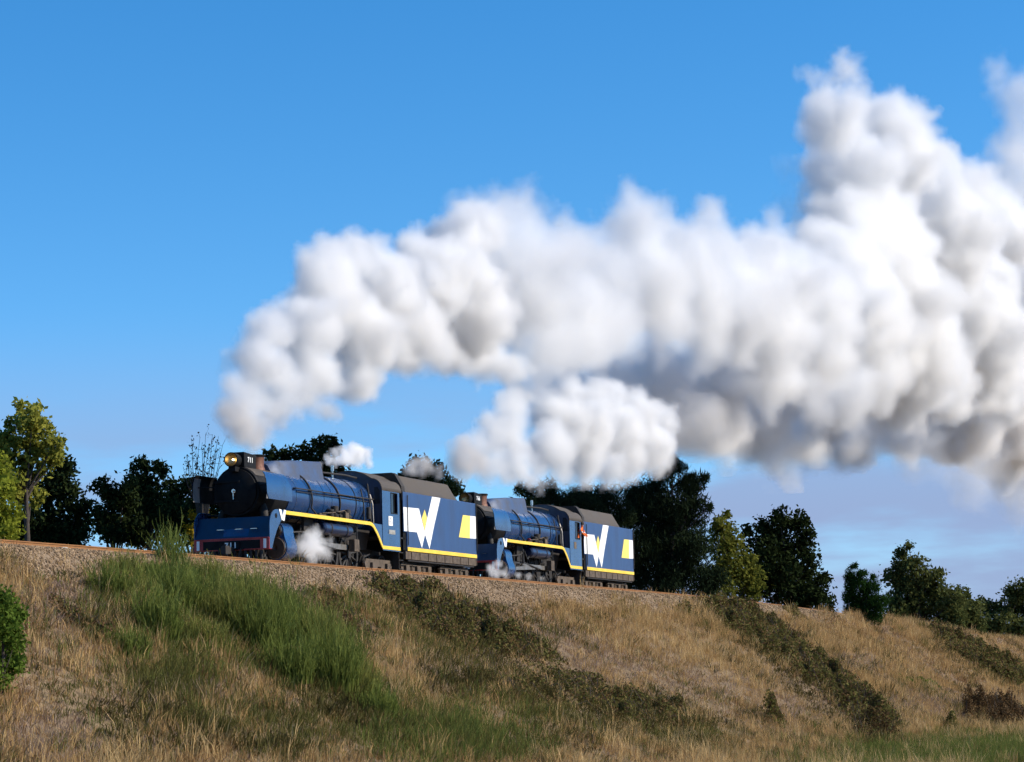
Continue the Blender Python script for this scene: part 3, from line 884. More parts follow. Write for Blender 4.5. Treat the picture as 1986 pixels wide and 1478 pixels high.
def make_tender(X0, label):
    T = empty('locomotive_tender', (X0 + 12.93, YT, float(rail_z(X0 + 17))), label, 'tender', 'tenders with large white letter and yellow stripe')
    LEN = 7.96
    # tank and front wings
    body = MB().box(0, LEN, -1.45, 1.45, 1.18, 3.53)
    b = bevel(body.build('tank', M['tender_blue'], T), .035)
    for s in (-1, 1):
        y0, y1 = (-1.45, -1.425) if s < 0 else (1.425, 1.45)
        MB().box(-.37, -.004, y0, y1, 1.93, 3.52).build('front_wing', M['tender_blue'], T)
        ys = (-1.462, -1.453) if s < 0 else (1.453, 1.462)
        MB().box(.02, LEN - .01, *ys, 1.185, 1.335).build('stripe', M['yellow'], T)
        yl = (-1.458, -1.452) if s < 0 else (1.452, 1.458)
        w = MB().prism([(-.36, 2.91), (1.32, 2.94), (1.90, 2.05), (1.93, 1.93), (1.56, 1.36), (1.05, 1.97), (-.32, 1.96)], *yl)
        w.prism([(2.82, 3.51), (3.76, 3.51), (2.95, 2.29), (2.40, 1.36), (1.935, 1.93), (1.905, 2.05), (2.24, 2.62)], *yl)
        w.build('white_letter', M['white'], T)
        MB().prism([(1.95, 2.93), (2.19, 2.62), (1.905, 2.08), (1.62, 2.57)], *yl).build('yellow_flame', M['cream_yellow'], T)
        MB().prism([(6.36, 2.95), (7.25, 2.96), (7.14, 2.0), (5.82, 1.99)], *yl).build('yellow_panel', M['cream_yellow'], T)
        MB().prism([(7.255, 2.96), (7.90, 2.97), (7.90, 2.02), (7.145, 2.0)], *yl).build('white_panel', M['white'], T)
        MB().tube([(.02, s * 1.49, 1.4), (.02, s * 1.49, 3.4)], .02, 8).build('handrail', M['grime'], T, 40)
        MB().tube([(7.93, s * 1.49, 1.5), (7.93, s * 1.49, 3.5)], .018, 8).build('handrail', M['grime'], T, 40)
        # sole bar
        sbar = MB().box(-.1, LEN, s * 1.36 - .06, s * 1.36 + .06, .86, 1.165)
        for x in np.arange(.5, LEN, .93):
            sbar.box(x - .03, x + .03, s * 1.43 - .015, s * 1.43 + .015, .88, 1.15)
        sbar.build('sole_bar', M['brown'], T)
        MB().tube([(.1, s * 1.42, .80), (7.6, s * 1.42, .80)], .03, 6).build('brake_pipe', M['grime'], T)
    # bunker over the tank
    sec_ = [(-1.42, 3.53), (-1.38, 3.70), (-1.10, 4.18), (-1.0, 4.22), (1.0, 4.22), (1.10, 4.18), (1.38, 3.70), (1.42, 3.53)]
    bk = MB()
    n = len(sec_)
    va = [(-.05, y, z) for y, z in sec_]; vb = [(5.55, y, z) for y, z in sec_]; vc = [(6.15, y * .98, 3.535) for y, z in sec_]
    bk.add(va + vb, [tuple(range(n))[::-1]] + [(i, i + 1, n + i + 1, n + i) for i in range(n - 1)])
    bk.add(vb + [(5.95, y, 3.535) for y, z in sec_], [(i, i + 1, n + i + 1, n + i) for i in range(n - 1)])
    bk.build('fuel_bunker', M['roof'], T, 20)
    MB().prism([(-1.44, 3.2), (-1.40, 3.75), (-1.12, 4.24), (-1.0, 4.30), (1.0, 4.30), (1.12, 4.24), (1.40, 3.75), (1.44, 3.2)], -.40, -.06, 'x').build('front_bulkhead', M['grime'], T)
    MB().box(-.30, -.01, -1.40, 1.40, 1.2, 3.2).build('front_plate', M['black'], T)
    MB().box(1.0, 4.6, -.75, .75, 4.225, 4.27).build('bunker_hatch', M['roof'], T)
    MB().lathe([(3.53, .3), (3.62, .3), (3.64, .1)], (6.9, 0, 0), 'z', 20).build('water_filler', M['grime'], T, 40)
    MB().box(.2, LEN - .2, -.9, .9, .72, 1.17).build('underframe', M['grime'], T)
    for cxb in (1.75, 6.05):
        for s in (-1, 1):
            fr = MB().prism([(cxb - 1.7, .62), (cxb - 1.55, .36), (cxb + 1.55, .36), (cxb + 1.7, .62), (cxb + 1.5, .78), (cxb + .4, .70), (cxb - .4, .70), (cxb - 1.5, .78)], s * 1.08 - .05, s * 1.08 + .05)
            for k in (-1.2, 0, 1.2):
                fr.box(cxb + k - .17, cxb + k + .17, s * 1.15 - .09, s * 1.15 + .09, .30, .64)
            for k in (-.6, .6):
                for j in range(4):
                    fr.lathe([(.42 + j * .06, .07), (.445 + j * .06, .09), (.47 + j * .06, .07)], (cxb + k, s * 1.14, 0), 'z', 10)
            fr.build('bogie_frame', M['brown'], T)
            for k in (-1.2, 0, 1.2):
                put_wheel(T, cxb + k, .46, s * .80, 9, .4 + k)
    # rear
    MB().box(LEN - .002, LEN + .09, -1.3, 1.3, .88, 1.15).build('rear_beam', M['grime'], T)
    bevel(MB().box(LEN + .05, LEN + .6, -.13, .13, .66, .9).prism([(LEN + .6, -.19), (LEN + .78, -.1), (LEN + .76, .06), (LEN + .6, .17)], .62, .94, 'z').build('coupler', M['grime'], T), .02)
    lad = MB()
    for y in (.6, 1.0):
        lad.tube([(LEN + .08, y, 1.2), (LEN + .08, y, 3.5)], .018, 6)
    for z in np.arange(1.4, 3.5, .3):
        lad.tube([(LEN + .08, .6, z), (LEN + .08, 1.0, z)], .014, 6)
    lad.build('ladder', M['grime'], T)
    return T


U1, U2 = 78.77, 102.15
make_loco(U1, '711', 'leading blue steam locomotive with round headlight and red buffer beam, numbered 711', True, 2.4)
make_tender(U1, 'blue tender with white W behind the leading locomotive 711')
make_loco(U2, '766', 'second blue steam locomotive coupled behind the first tender, partly veiled by steam', False, .6)
make_tender(U2, 'rearmost blue tender with white W, behind the second locomotive and crewman in orange')


# ------------------------------------------------------------------ crewman leaning out of the second cab
def make_person():
    zr_ = float(rail_z(U2 + 12))
    root = empty('person', (U2 + 12.42, YT - 1.16, zr_ + 1.72), 'crewman in orange high visibility jacket leaning out between second cab and tender', 'person')
    J = {'pelvis': (0, 0, .95), 'waist': (0, -.04, 1.10), 'chest': (0, -.16, 1.36), 'neck': (-.01, -.25, 1.52), 'head': (-.03, -.28, 1.60), 'crown': (-.04, -.30, 1.76),
         'shl': (-.19, -.22, 1.45), 'ell': (-.30, -.36, 1.22), 'hal': (-.18, -.46, 1.08), 'shr': (.19, -.20, 1.45), 'elr': (.27, -.30, 1.2), 'har': (.20, -.42, 1.12),
         'hil': (-.10, 0, .92), 'knl': (-.12, -.03, .50), 'anl': (-.12, .02, .08), 'tol': (-.13, -.16, .04), 'hir': (.10, .02, .92), 'knr': (.12, .03, .50), 'anr': (.12, .08, .08), 'tor': (.13, -.10, .04)}
    R_ = {'pelvis': .15, 'waist': .145, 'chest': .165, 'neck': .06, 'head': .085, 'crown': .075, 'shl': .075, 'ell': .055, 'hal': .04, 'shr': .075, 'elr': .055, 'har': .04,
          'hil': .10, 'knl': .07, 'anl': .05, 'tol': .04, 'hir': .10, 'knr': .07, 'anr': .05, 'tor': .04}
    E_ = [('pelvis', 'waist'), ('waist', 'chest'), ('chest', 'neck'), ('neck', 'head'), ('head', 'crown'), ('chest', 'shl'), ('shl', 'ell'), ('ell', 'hal'), ('chest', 'shr'), ('shr', 'elr'), ('elr', 'har'),
          ('pelvis', 'hil'), ('hil', 'knl'), ('knl', 'anl'), ('anl', 'tol'), ('pelvis', 'hir'), ('hir', 'knr'), ('knr', 'anr'), ('anr', 'tor')]
    # four fingers and a thumb for each hand
    for h in ('hal', 'har'):
        b = np.array(J[h]); sx = -1 if h == 'hal' else 1
        for k, (dx, ln) in enumerate(((-.03, .07), (-.01, .08), (.01, .075), (.03, .06))):
            J[h + f'f{k}'] = tuple(b + np.array([dx, -.05, -.03])); J[h + f'g{k}'] = tuple(b + np.array([dx, -.05 - ln * .6, -.03 - ln * .6]))
            R_[h + f'f{k}'] = .012; R_[h + f'g{k}'] = .009
            E_ += [(h, h + f'f{k}'), (h + f'f{k}', h + f'g{k}')]
        J[h + 't'] = tuple(b + np.array([-sx * .045, -.03, .0])); R_[h + 't'] = .012; E_.append((h, h + 't'))
    names = list(J)
    me = bpy.data.meshes.new('body')
    me.from_pydata([J[k] for k in names], [(names.index(a), names.index(b)) for a, b in E_], [])
    o = bpy.data.objects.new('body', me); C.objects.link(o); o.parent = root
    sk = o.modifiers.new('skin', 'SKIN')
    if not me.skin_vertices:
        me.attributes  # keeps the layer creation below explicit
    import bmesh
    bm = bmesh.new(); bm.from_mesh(me); lay = bm.verts.layers.skin.verify(); bm.verts.ensure_lookup_table()
    for i, k in enumerate(names):
        bm.verts[i][lay].radius = (R_[k], R_[k] * (.72 if k in ('chest', 'waist', 'pelvis') else 1))
        bm.verts[i][lay].use_root = (k == 'pelvis')
    bm.to_mesh(me); bm.free()
    o.modifiers.new('sub', 'SUBSURF').levels = 2
    o.modifiers['sub'].render_levels = 2
    # skin, orange jacket and dark trousers by height on the body's own coordinates
    m = bpy.data.materials.new('crewman_clothes'); m.use_nodes = True
    t = m.node_tree; b = t.nodes['Principled BSDF']; b.inputs['Roughness'].default_value = .8
    tc = t.nodes.new('ShaderNodeTexCoord'); se = t.nodes.new('ShaderNodeSeparateXYZ'); t.links.new(tc.outputs['Object'], se.inputs[0])
    cr = t.nodes.new('ShaderNodeValToRGB'); cr.color_ramp.interpolation = 'CONSTANT'
    mp = t.nodes.new('ShaderNodeMath'); mp.operation = 'DIVIDE'; mp.inputs[1].default_value = 2.0
    t.links.new(se.outputs['Z'], mp.inputs[0]); t.links.new(mp.outputs[0], cr.inputs[0])
    els = [(0, (.02, .018, .016)), (.045, (.02, .022, .035)), (.50, (.85, .16, .015)), (.615, (.75, .75, .7)), (.64, (.85, .16, .015)), (.765, (.42, .22, .14))]
    cr.color_ramp.elements[0].position = 0; cr.color_ramp.elements[0].color = (*els[0][1], 1)
    cr.color_ramp.elements[1].position = els[1][0]; cr.color_ramp.elements[1].color = (*els[1][1], 1)
    for p, c_ in els[2:]:
        e = cr.color_ramp.elements.new(p); e.color = (*c_, 1)
    t.links.new(cr.outputs[0], b.inputs['Base Color'])
    me.materials.append(m)
    hm = material('dark_hair', (.03, .018, .012), .8)
    hv = MB(); hv.lathe([(1.62, .02), (1.62, .098), (1.70, .105), (1.78, .085), (1.835, .03)], (-.035, -.275, 0), 'z', 16)
    hv.build('hair', hm, root, 60)
    fc = MB()
    fc.prism([(-.05, 1.655), (-.02, 1.655), (-.035, 1.70)], -.40, -.37, 'y')
    fc.build('nose', material('skin', (.42, .22, .14), .6), root)
    ey = MB()
    for dx in (-.07, -.005):
        ey.box(dx - .012, dx + .012, -.378, -.368, 1.69, 1.702)
    ey.build('eyes', material('eyes', (.02, .02, .02), .3), root)
    return root


make_person()

# ------------------------------------------------------------------ trees
LM = {
    'dark': leaf_material('dark_evergreen_leaf', (.012, .020, .008), (.030, .042, .014), .2),
    'olive': leaf_material('olive_green_leaf', (.040, .054, .016), (.125, .135, .045), .35),
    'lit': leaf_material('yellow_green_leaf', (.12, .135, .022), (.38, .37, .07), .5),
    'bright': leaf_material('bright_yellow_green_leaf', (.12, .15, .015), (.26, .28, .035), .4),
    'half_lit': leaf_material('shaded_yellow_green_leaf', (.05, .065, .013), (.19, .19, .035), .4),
    'pine': leaf_material('pine_needle', (.010, .017, .010), (.024, .036, .016), .15),
    'young_pine': leaf_material('young_pine_needle', (.010, .026, .007), (.026, .058, .012), .25),
    'autumn': leaf_material('autumn_leaf', (.20, .13, .01), (.38, .27, .02), .4),
    'bramble': leaf_material('bramble_leaf', (.055, .058, .018), (.185, .165, .055), .35),
    'bramble_brown': leaf_material('withered_bramble_leaf', (.08, .048, .024), (.21, .13, .065), .25),
    'bush': leaf_material('fresh_green_leaf', (.045, .085, .012), (.14, .20, .035), .4),
    'broom': leaf_material('broom_stem', (.06, .088, .017), (.20, .235, .06), .45),
    'broom_yellow': leaf_material('yellowish_broom_stem', (.085, .095, .02), (.26, .265, .075), .45),
    'dry': leaf_material('dry_grass', (.275, .166, .066), (.54, .365, .165), .35),
    'straw': leaf_material('pale_straw', (.42, .28, .12), (.66, .48, .24), .35),
    'brown': leaf_material('brown_dead_grass', (.15, .082, .036), (.33, .195, .09), .3),
    'mauve': leaf_material('grey_dead_stalk', (.19, .13, .10), (.37, .27, .205), .25),
    'green': leaf_material('green_grass', (.06, .085, .018), (.175, .20, .055), .4),
    'olivegrass': leaf_material('olive_grass', (.060, .062, .018), (.17, .155, .05), .35),
    'scrub': leaf_material('dark_scrub', (.045, .040, .014), (.15, .118, .046), .25),
    'deadbush': leaf_material('dead_brown_leaf', (.045, .028, .014), (.12, .075, .035), .25),
}
M['bark'] = material('bark', (.055, .042, .033), .9, var=.4, scale=6, bump=.3)


def clump_leaves(rng, c, r, n, squash=.85, sub=10, tight=.36):
    """leaf positions gathered in sub-clumps over one lobe of a crown"""
    k = rng.normal(0, 1, (sub, 3)); k /= np.linalg.norm(k, axis=1, keepdims=True)
    sc_ = c + k * (r * rng.uniform(.35, .78, (sub, 1))) * np.array([1, 1, squash])
    w = rng.integers(0, sub, n)
    d = rng.normal(0, 1, (n, 3)); d /= np.linalg.norm(d, axis=1, keepdims=True)
    rad = r * tight * rng.uniform(.25, 1.0, (n, 1)) ** .6 * rng.uniform(.75, 1.25, (sub, 1))[w]
    P = sc_[w] + d * rad
    fill = int(n * .25)
    P[:fill] = c + rng.normal(0, 1, (fill, 3)) * r * .36
    return P


def make_tree(name, label, cat, D, clumps, mat, leaf=.14, aspect=.5, updir=0.0, cover=3.2, trunk_px=None, trunk_r=.16, sub=11, tight=.44, seed=0, thick=1.0, ground=None, group=None, squash=.9, inner=None):
    rng = np.random.default_rng(seed + 101)
    cs = []
    for k, (px, py, rp) in enumerate(clumps):
        r = rp * D / F * 1.2
        cs.append((at_depth(px, py, D + rng.normal(0, .55) * r * thick), r))
    cx_ = np.mean([c for c, _ in cs], 0)
    if trunk_px is not None:
        b = at_depth(trunk_px, clumps[0][1], D)
    else:
        b = cx_.copy()
    gz = float(ground_h(b[0], b[1])) if ground is None else ground
    base = np.array([b[0], b[1], gz])
    T = empty(name, base, label, cat, group)
    PV, PF, tint = [], [], []
    off = 0
    for c, r in cs:
        n = int(min(6000, max(60, 1.15 * cover * math.pi * r * r / (leaf * leaf * aspect * 2.0))))
        P = clump_leaves(rng, c, r, n, squash, sub, tight)
        Vv, Fq = leaf_quads(P - base, leaf, aspect, rng, updir)
        PV.append(Vv); PF.append(Fq + off); off += len(Vv)
        cl = rng.uniform(-.2, .2)
        tint.append(np.clip(rng.normal(.5 + cl, .25, n), 0, 1))
    link('crown', raw_mesh('crown', np.concatenate(PV), faces4=np.concatenate(PF), attr=np.concatenate(tint)), mat, T)
    # trunk, its taper and the limbs reaching into each lobe
    zmin = min(c[2] - r for c, r in cs); zmax = max(c[2] for c, r in cs)
    top = cx_ - base; top[2] = (zmax - gz) * .8
    tr = MB()
    ctrl = [np.array([0, 0, -.3]), np.array([top[0] * .15 + .1, top[1] * .15, top[2] * .35]), np.array([top[0] * .5, top[1] * .5, top[2] * .7]), top]
    tr.tube([tuple(p) for p in ctrl], [trunk_r * 1.25, trunk_r, trunk_r * .65, trunk_r * .2], 9)
    for c, r in cs:
        q = c - base
        h = min(max(q[2] - 1.2 * r - .5, top[2] * .2), top[2] * .8)
        f = h / top[2]
        s = ctrl[1] * (1 - f) + top * f if f > .35 else ctrl[1] * f / .35
        s = np.array([s[0], s[1], h])
        m_ = s * .45 + q * .55 + np.array([0, 0, -.15 * r])
        tr.tube([tuple(s), tuple(m_), tuple(q)], [trunk_r * .42, trunk_r * .28, trunk_r * .08], 6)
    tr.build('trunk', M['bark'], T, 60)
    return T


G_ = 'dark trees beyond the tracks'
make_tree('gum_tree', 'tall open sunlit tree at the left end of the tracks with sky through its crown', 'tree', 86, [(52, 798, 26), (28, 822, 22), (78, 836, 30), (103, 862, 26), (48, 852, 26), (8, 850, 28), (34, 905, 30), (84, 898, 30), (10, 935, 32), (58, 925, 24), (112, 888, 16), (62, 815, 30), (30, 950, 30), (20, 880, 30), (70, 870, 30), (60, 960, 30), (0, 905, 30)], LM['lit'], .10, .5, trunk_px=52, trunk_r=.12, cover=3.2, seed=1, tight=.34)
make_tree('roadside_bush', 'bright yellow green bush at the left edge just behind the rails', 'bush', 74, [(-12, 905, 36), (-5, 950, 38), (2, 1000, 38), (18, 1030, 26), (-25, 985, 50), (8, 1042, 28)], LM['bright'], .07, .55, trunk_px=-10, trunk_r=.07, cover=3, seed=2)
make_tree('evergreen_tree', 'dark tree directly right of the tall sunlit one', 'tree', 106, [(118, 912, 28), (98, 950, 40), (130, 955, 34), (75, 1005, 46), (128, 1012, 44), (152, 985, 26), (158, 1020, 28), (100, 1040, 40), (150, 1045, 25), (50, 1035, 30)], LM['dark'], .12, .5, trunk_px=105, seed=3, cover=3.6, group=G_)
make_tree('evergreen_tree', 'low dark tree with two humps right of the sky gap', 'tree', 114, [(205, 945, 26), (222, 985, 40), (195, 1000, 24), (240, 960, 34), (215, 1030, 36), (245, 1025, 38)], LM['dark'], .12, .5, trunk_px=222, seed=4, cover=3.4, group=G_)
make_tree('evergreen_tree', 'dark tree with the highest top between the sunlit tree and the locomotive', 'tree', 119, [(275, 902, 20), (268, 935, 32), (312, 910, 18), (298, 945, 36), (280, 985, 44), (315, 990, 40), (290, 1030, 44), (262, 1030, 34)], LM['dark'], .12, .5, trunk_px=286, seed=5, cover=3.5, group=G_)
make_tree('evergreen_tree', 'dark tree standing beside the far smoke deflector of the leading locomotive', 'tree', 113, [(335, 950, 30), (348, 990, 38), (370, 945, 22), (372, 985, 30), (345, 1030, 38), (330, 1010, 30), (378, 1030, 30), (400, 960, 30), (398, 1000, 28), (420, 985, 26), (425, 1015, 26), (400, 1035, 26)], LM['dark'], .12, .5, trunk_px=350, seed=6, cover=3.4, group=G_)
make_tree('autumn_bush', 'yellow autumn bush peeping out beside the blue front apron', 'bush', 104, [(378, 1000, 15), (385, 1022, 16), (368, 1028, 15), (378, 1045, 18), (395, 990, 12)], LM['autumn'], .08, .5, trunk_px=378, trunk_r=.05, seed=7, cover=1.6)
make_tree('evergreen_tree', 'broad dark tree behind the dome casing of the leading locomotive', 'tree', 130, [(528, 884, 16), (556, 884, 20), (590, 876, 20), (618, 868, 22), (640, 860, 18), (655, 874, 14), (548, 915, 34), (600, 912, 36), (645, 905, 30)], LM['dark'], .13, .5, trunk_px=590, seed=8, cover=3.5, group=G_)
make_tree('evergreen_tree', 'round dark tree behind the first tender under a drift of grey smoke', 'tree', 150, [(815, 912, 30), (790, 925, 20), (842, 920, 24), (815, 945, 38), (850, 945, 28)], LM['dark'], .15, .5, trunk_px=815, seed=9, cover=3.5, group=G_)
make_tree('small_tree', 'small olive tree behind the rear of the first tender', 'tree', 158, [(872, 936, 15), (884, 948, 16), (866, 955, 20)], LM['olive'], .13, .5, trunk_px=872, seed=10)
make_tree('pine_tree', 'dark pine behind the boiler of the second locomotive', 'tree', 172, [(1012, 950, 16), (1035, 965, 24), (1060, 955, 26), (1085, 975, 28), (1050, 1000, 40), (1105, 985, 30)], LM['pine'], .22, .16, updir=.8, trunk_px=1050, seed=11, cover=3.5, group='dark pines behind the second locomotive')
make_tree('pine_tree', 'dark pine behind the cab of the second locomotive', 'tree', 178, [(1125, 962, 24), (1150, 965, 28), (1180, 965, 28), (1140, 1000, 40), (1190, 1000, 40), (1170, 1040, 50)], LM['pine'], .22, .16, updir=.8, trunk_px=1155, seed=12, cover=3.5, group='dark pines behind the second locomotive')
make_tree('pine_tree', 'largest black pine with ragged top right behind the last tender', 'tree', 185, [(1303, 893, 16), (1318, 908, 14), (1292, 918, 22), (1350, 935, 22), (1368, 925, 10), (1328, 945, 28), (1372, 985, 12), (1272, 950, 34), (1235, 965, 36), (1345, 975, 26), (1292, 985, 46), (1245, 1010, 46), (1325, 1020, 44), (1285, 1050, 56), (1240, 1070, 50), (1340, 1065, 42), (1270, 1115, 56), (1330, 1120, 48), (1220, 1120, 44), (1375, 1120, 34)], LM['pine'], .25, .16, updir=.9, trunk_px=1290, trunk_r=.3, seed=13, cover=3.4, sub=14)
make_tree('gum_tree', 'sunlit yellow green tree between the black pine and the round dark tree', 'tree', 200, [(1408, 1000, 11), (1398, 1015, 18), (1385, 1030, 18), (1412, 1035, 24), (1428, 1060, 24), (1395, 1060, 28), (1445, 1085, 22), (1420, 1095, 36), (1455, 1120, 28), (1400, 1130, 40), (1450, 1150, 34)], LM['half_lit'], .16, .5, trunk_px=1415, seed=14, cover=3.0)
make_tree('evergreen_tree', 'large rounded dark tree standing clear against the sky beyond the bare rails', 'tree', 214, [(1512, 1005, 24), (1545, 1012, 26), (1475, 1020, 18), (1448, 1028, 16), (1560, 1035, 20), (1500, 1040, 36), (1545, 1060, 36), (1475, 1060, 34), (1510, 1090, 44), (1570, 1090, 26), (1560, 1120, 40), (1595, 1125, 18), (1500, 1135, 48), (1585, 1160, 34), (1545, 1165, 42), (1470, 1130, 34), (1605, 1175, 18)], LM['dark'], .2, .5, trunk_px=1525, trunk_r=.28, seed=15, cover=3.4, group=G_)
p13 = drop(1682, 1203)
D13 = depth_of(p13)
make_tree('young_pine', 'small bushy green pine growing at the edge of the ballast', 'tree', D13, [(1657, 1098, 8), (1650, 1118, 14), (1672, 1112, 11), (1693, 1118, 7), (1662, 1135, 20), (1688, 1140, 20), (1650, 1155, 18), (1672, 1165, 24), (1700, 1165, 20), (1660, 1185, 22), (1695, 1188, 22)], LM['young_pine'], .17, .15, updir=1.0, trunk_px=1680, trunk_r=.08, seed=16, cover=4.0)
make_tree('olive_tree', 'olive green tree with pointed sunlit top right of the small pine', 'tree', 268, [(1762, 1060, 11), (1748, 1072, 13), (1752, 1092, 22), (1775, 1098, 24), (1740, 1120, 26), (1790, 1125, 30), (1815, 1118, 20), (1755, 1150, 36), (1815, 1150, 34), (1780, 1180, 40), (1845, 1165, 28), (1740, 1185, 34), (1820, 1190, 36), (1770, 1215, 34), (1850, 1205, 30)], LM['olive'], .22, .5, trunk_px=1775, trunk_r=.25, seed=17, cover=3.4)
make_tree('olive_tree', 'low spreading tree between the pointed olive one and the right edge', 'tree', 285, [(1868, 1152, 18), (1880, 1172, 20), (1855, 1185, 26), (1890, 1192, 22), (1870, 1205, 26), (1880, 1222, 28), (1845, 1215, 26)], LM['olive'], .22, .5, trunk_px=1870, seed=18, cover=3.2)
make_tree('olive_tree', 'group of olive tree crowns cut by the right edge of the picture', 'tree', 330, [(1908, 1172, 17), (1935, 1180, 22), (1962, 1150, 22), (1985, 1140, 22), (1975, 1180, 32), (1940, 1205, 30), (1910, 1205, 24), (2010, 1170, 40), (1920, 1228, 26), (1960, 1235, 30), (1990, 1225, 30)], LM['olive'], .26, .5, trunk_px=1950, seed=19, cover=3.2)


def bare_sapling():
    rng = np.random.default_rng(42)
    D = 100.0
    b = at_depth(395, 960, D); gz = float(ground_h(b[0], b[1]))
    base = np.array([b[0], b[1], gz])
    T = empty('bare_sapling', base, 'thin nearly leafless sapling beside the headlight, twigs against the sky', 'tree')
    tw = MB(); leaves = []
    tops = [(362, 885), (372, 858), (388, 848), (399, 840), (412, 842), (424, 846), (432, 862), (380, 880), (406, 862), (420, 880), (355, 905), (368, 900), (392, 872), (428, 895)]
    for px, py in tops:
        e = at_depth(px, py, D + rng.normal(0, .4)) - base
        s = at_depth(392 + (px - 392) * .35, 975, D) - base
        m = (s + e) / 2 + rng.normal(0, .08, 3)
        tw.tube([tuple(s), tuple(m), tuple(e)], [.022, .014, .006], 5)
        for k in range(9):
            f = rng.uniform(.25, 1.0)
            p = s + (e - s) * f
            q = p + rng.normal(0, 1, 3) * .12 + np.array([0, 0, .22])
            tw.tube([tuple(p), tuple(q)], [.008, .004], 4)
            leaves += [q + rng.normal(0, .05, 3) for _ in range(3)]
    s0 = at_depth(392, 975, D) - base
    tw.tube([(0, 0, -.2), tuple(s0)], [.09, .05], 7)
    for px, py in tops:
        s = at_depth(392 + (px - 392) * .35, 975, D) - base
        tw.tube([tuple(s0 * .7), tuple(s)], [.04, .022], 5)
    tw.build('trunk', M['bark'], T)
    P = np.array(leaves)
    Vv, Fq = leaf_quads(P, .055, .55, rng)
    link('crown', raw_mesh('crown', Vv, faces4=Fq, attr=rng.uniform(0, 1, len(P))), LM['deadbush'], T)


bare_sapling()


# ------------------------------------------------------------------ shrubs on the bank
def stem_fan(rng, n, h0, h1, spread, lean, width, side=3):
    """upright whippy stems with short side shoots"""
    ang = rng.uniform(0, 6.283, n); rad = spread * np.sqrt(rng.uniform(0, 1, n))
    base = np.stack([rad * np.cos(ang), rad * np.sin(ang), np.full(n, -.1)], -1)
    h = rng.uniform(h0, h1, n) * rng.uniform(.6, 1.35, n) * (1 - .35 * (rad / max(spread, 1e-3)) ** 2)
    la = ang + rng.normal(0, .5, n); le = np.abs(rng.normal(lean * .55, lean * .55, n)) * (.4 + rad / max(spread, 1e-3))
    d = np.stack([np.cos(la), np.sin(la), np.zeros(n)], -1)
    segs = []
    pts = [base + d * (h * le * f ** 1.6)[:, None] + np.array([0, 0, 1]) * (h * f)[:, None] for f in (0, .35, .7, 1.0)]
    Vs, Fs, tn = [], [], []
    off = 0
    tint = rng.uniform(0, 1, n)
    def strip(a, b, wa, wb, tt):
        nonlocal off
        k = len(a)
        sa = rng.uniform(0, 6.283, k); s = np.stack([np.cos(sa), np.sin(sa), np.zeros(k)], -1)
        Vs.append(np.concatenate([a - s * wa, a + s * wa, b + s * wb, b - s * wb], 0))
        i = np.arange(k) + off
        Fs.append(np.stack([i, i + k, i + 2 * k, i + 3 * k], -1)); off += 4 * k; tn.append(tt)
    for j in range(3):
        strip(pts[j], pts[j + 1], width * (1 - .25 * j), width * (1 - .25 * (j + 1)), tint)
    for j in range(side):
        f = rng.uniform(.25, .95, n)
        p = base + d * (h * le * f ** 1.6)[:, None] + np.array([0, 0, 1]) * (h * f)[:, None]
        q = p + rng.normal(0, 1, (n, 3)) * (h * .07)[:, None] + np.array([0, 0, 1]) * (h * .16)[:, None]
        strip(p, q, width * .7, width * .25, np.clip(tint + .15, 0, 1))
    return np.concatenate(Vs), np.concatenate(Fs), np.concatenate(tn)


def broom(px, py, h, spread, n, seed, label, group=None, mat='broom'):
    rng = np.random.default_rng(seed)
    p = drop(px, py)
    T = empty('broom_bush', p, label, 'bush', group)
    Vv, Fq, tn = stem_fan(rng, n, h * .55, h, spread, .33, .013, 4)
    link('stems', raw_mesh('stems', Vv, faces4=Fq, attr=tn), LM[mat], T)
    w = MB()
    for k in range(6):
        a = rng.uniform(0, 6.28); r = rng.uniform(.1, .5) * spread
        w.tube([(0, 0, -.1), (math.cos(a) * r * .5, math.sin(a) * r * .5, h * .2), (math.cos(a) * r, math.sin(a) * r, h * .45)], [.02, .014, .006], 5)
    w.build('woody_base', M['bark'], T)
    return T


broom(332, 1085, 1.35, .32, 260, 301, 'tallest broom bush, rising in front of the rails ahead of the leading locomotive')
rb = random.Random(77)
BG = 'broom bushes massed on the bank'
for k, (px, py, h, s) in enumerate([(235, 1125, .5, .5), (285, 1130, .55, .6), (345, 1128, .55, .6), (400, 1128, .45, .5), (460, 1140, .45, .55), (490, 1165, .5, .5), (262, 1178, .65, .6), (330, 1185, .95, .75), (400, 1185, 1.0, .8), (470, 1200, 1.0, .8), (535, 1215, .95, .7), (300, 1235, .8, .6),
                                  (390, 1250, .8, .6), (500, 1262, 1.0, .75), (570, 1260, 1.05, .8), (620, 1285, 1.0, .7), (560, 1320, .9, .6), (640, 1335, 1.05, .75), (690, 1350, .95, .65), (250, 1270, .6, .5), (440, 1168, .6, .6), (430, 1225, .9, .7), (215, 1160, .7, .5), (600, 1235, .8, .6), (660, 1310, .9, .6), (725, 1385, .8, .6), (310, 1165, .65, .6)]):
    broom(px, py, 1.3 * h * rb.uniform(.75, 1.4), 1.0 * s, int(620 * s / .6), 310 + k, 'green broom bush in the thicket on the bank below the leading locomotive', BG, 'broom' if k % 3 else 'broom_yellow')
for k, (px, py, h, s) in enumerate([(365, 1400, .5, .5), (420, 1412, .5, .45)]):
    broom(px, py, h, s, 260, 350 + k, ('low olive bush under the broom thicket, nearer the left edge', 'low olive bush under the broom thicket, just right of its twin')[k], None, 'olivegrass')


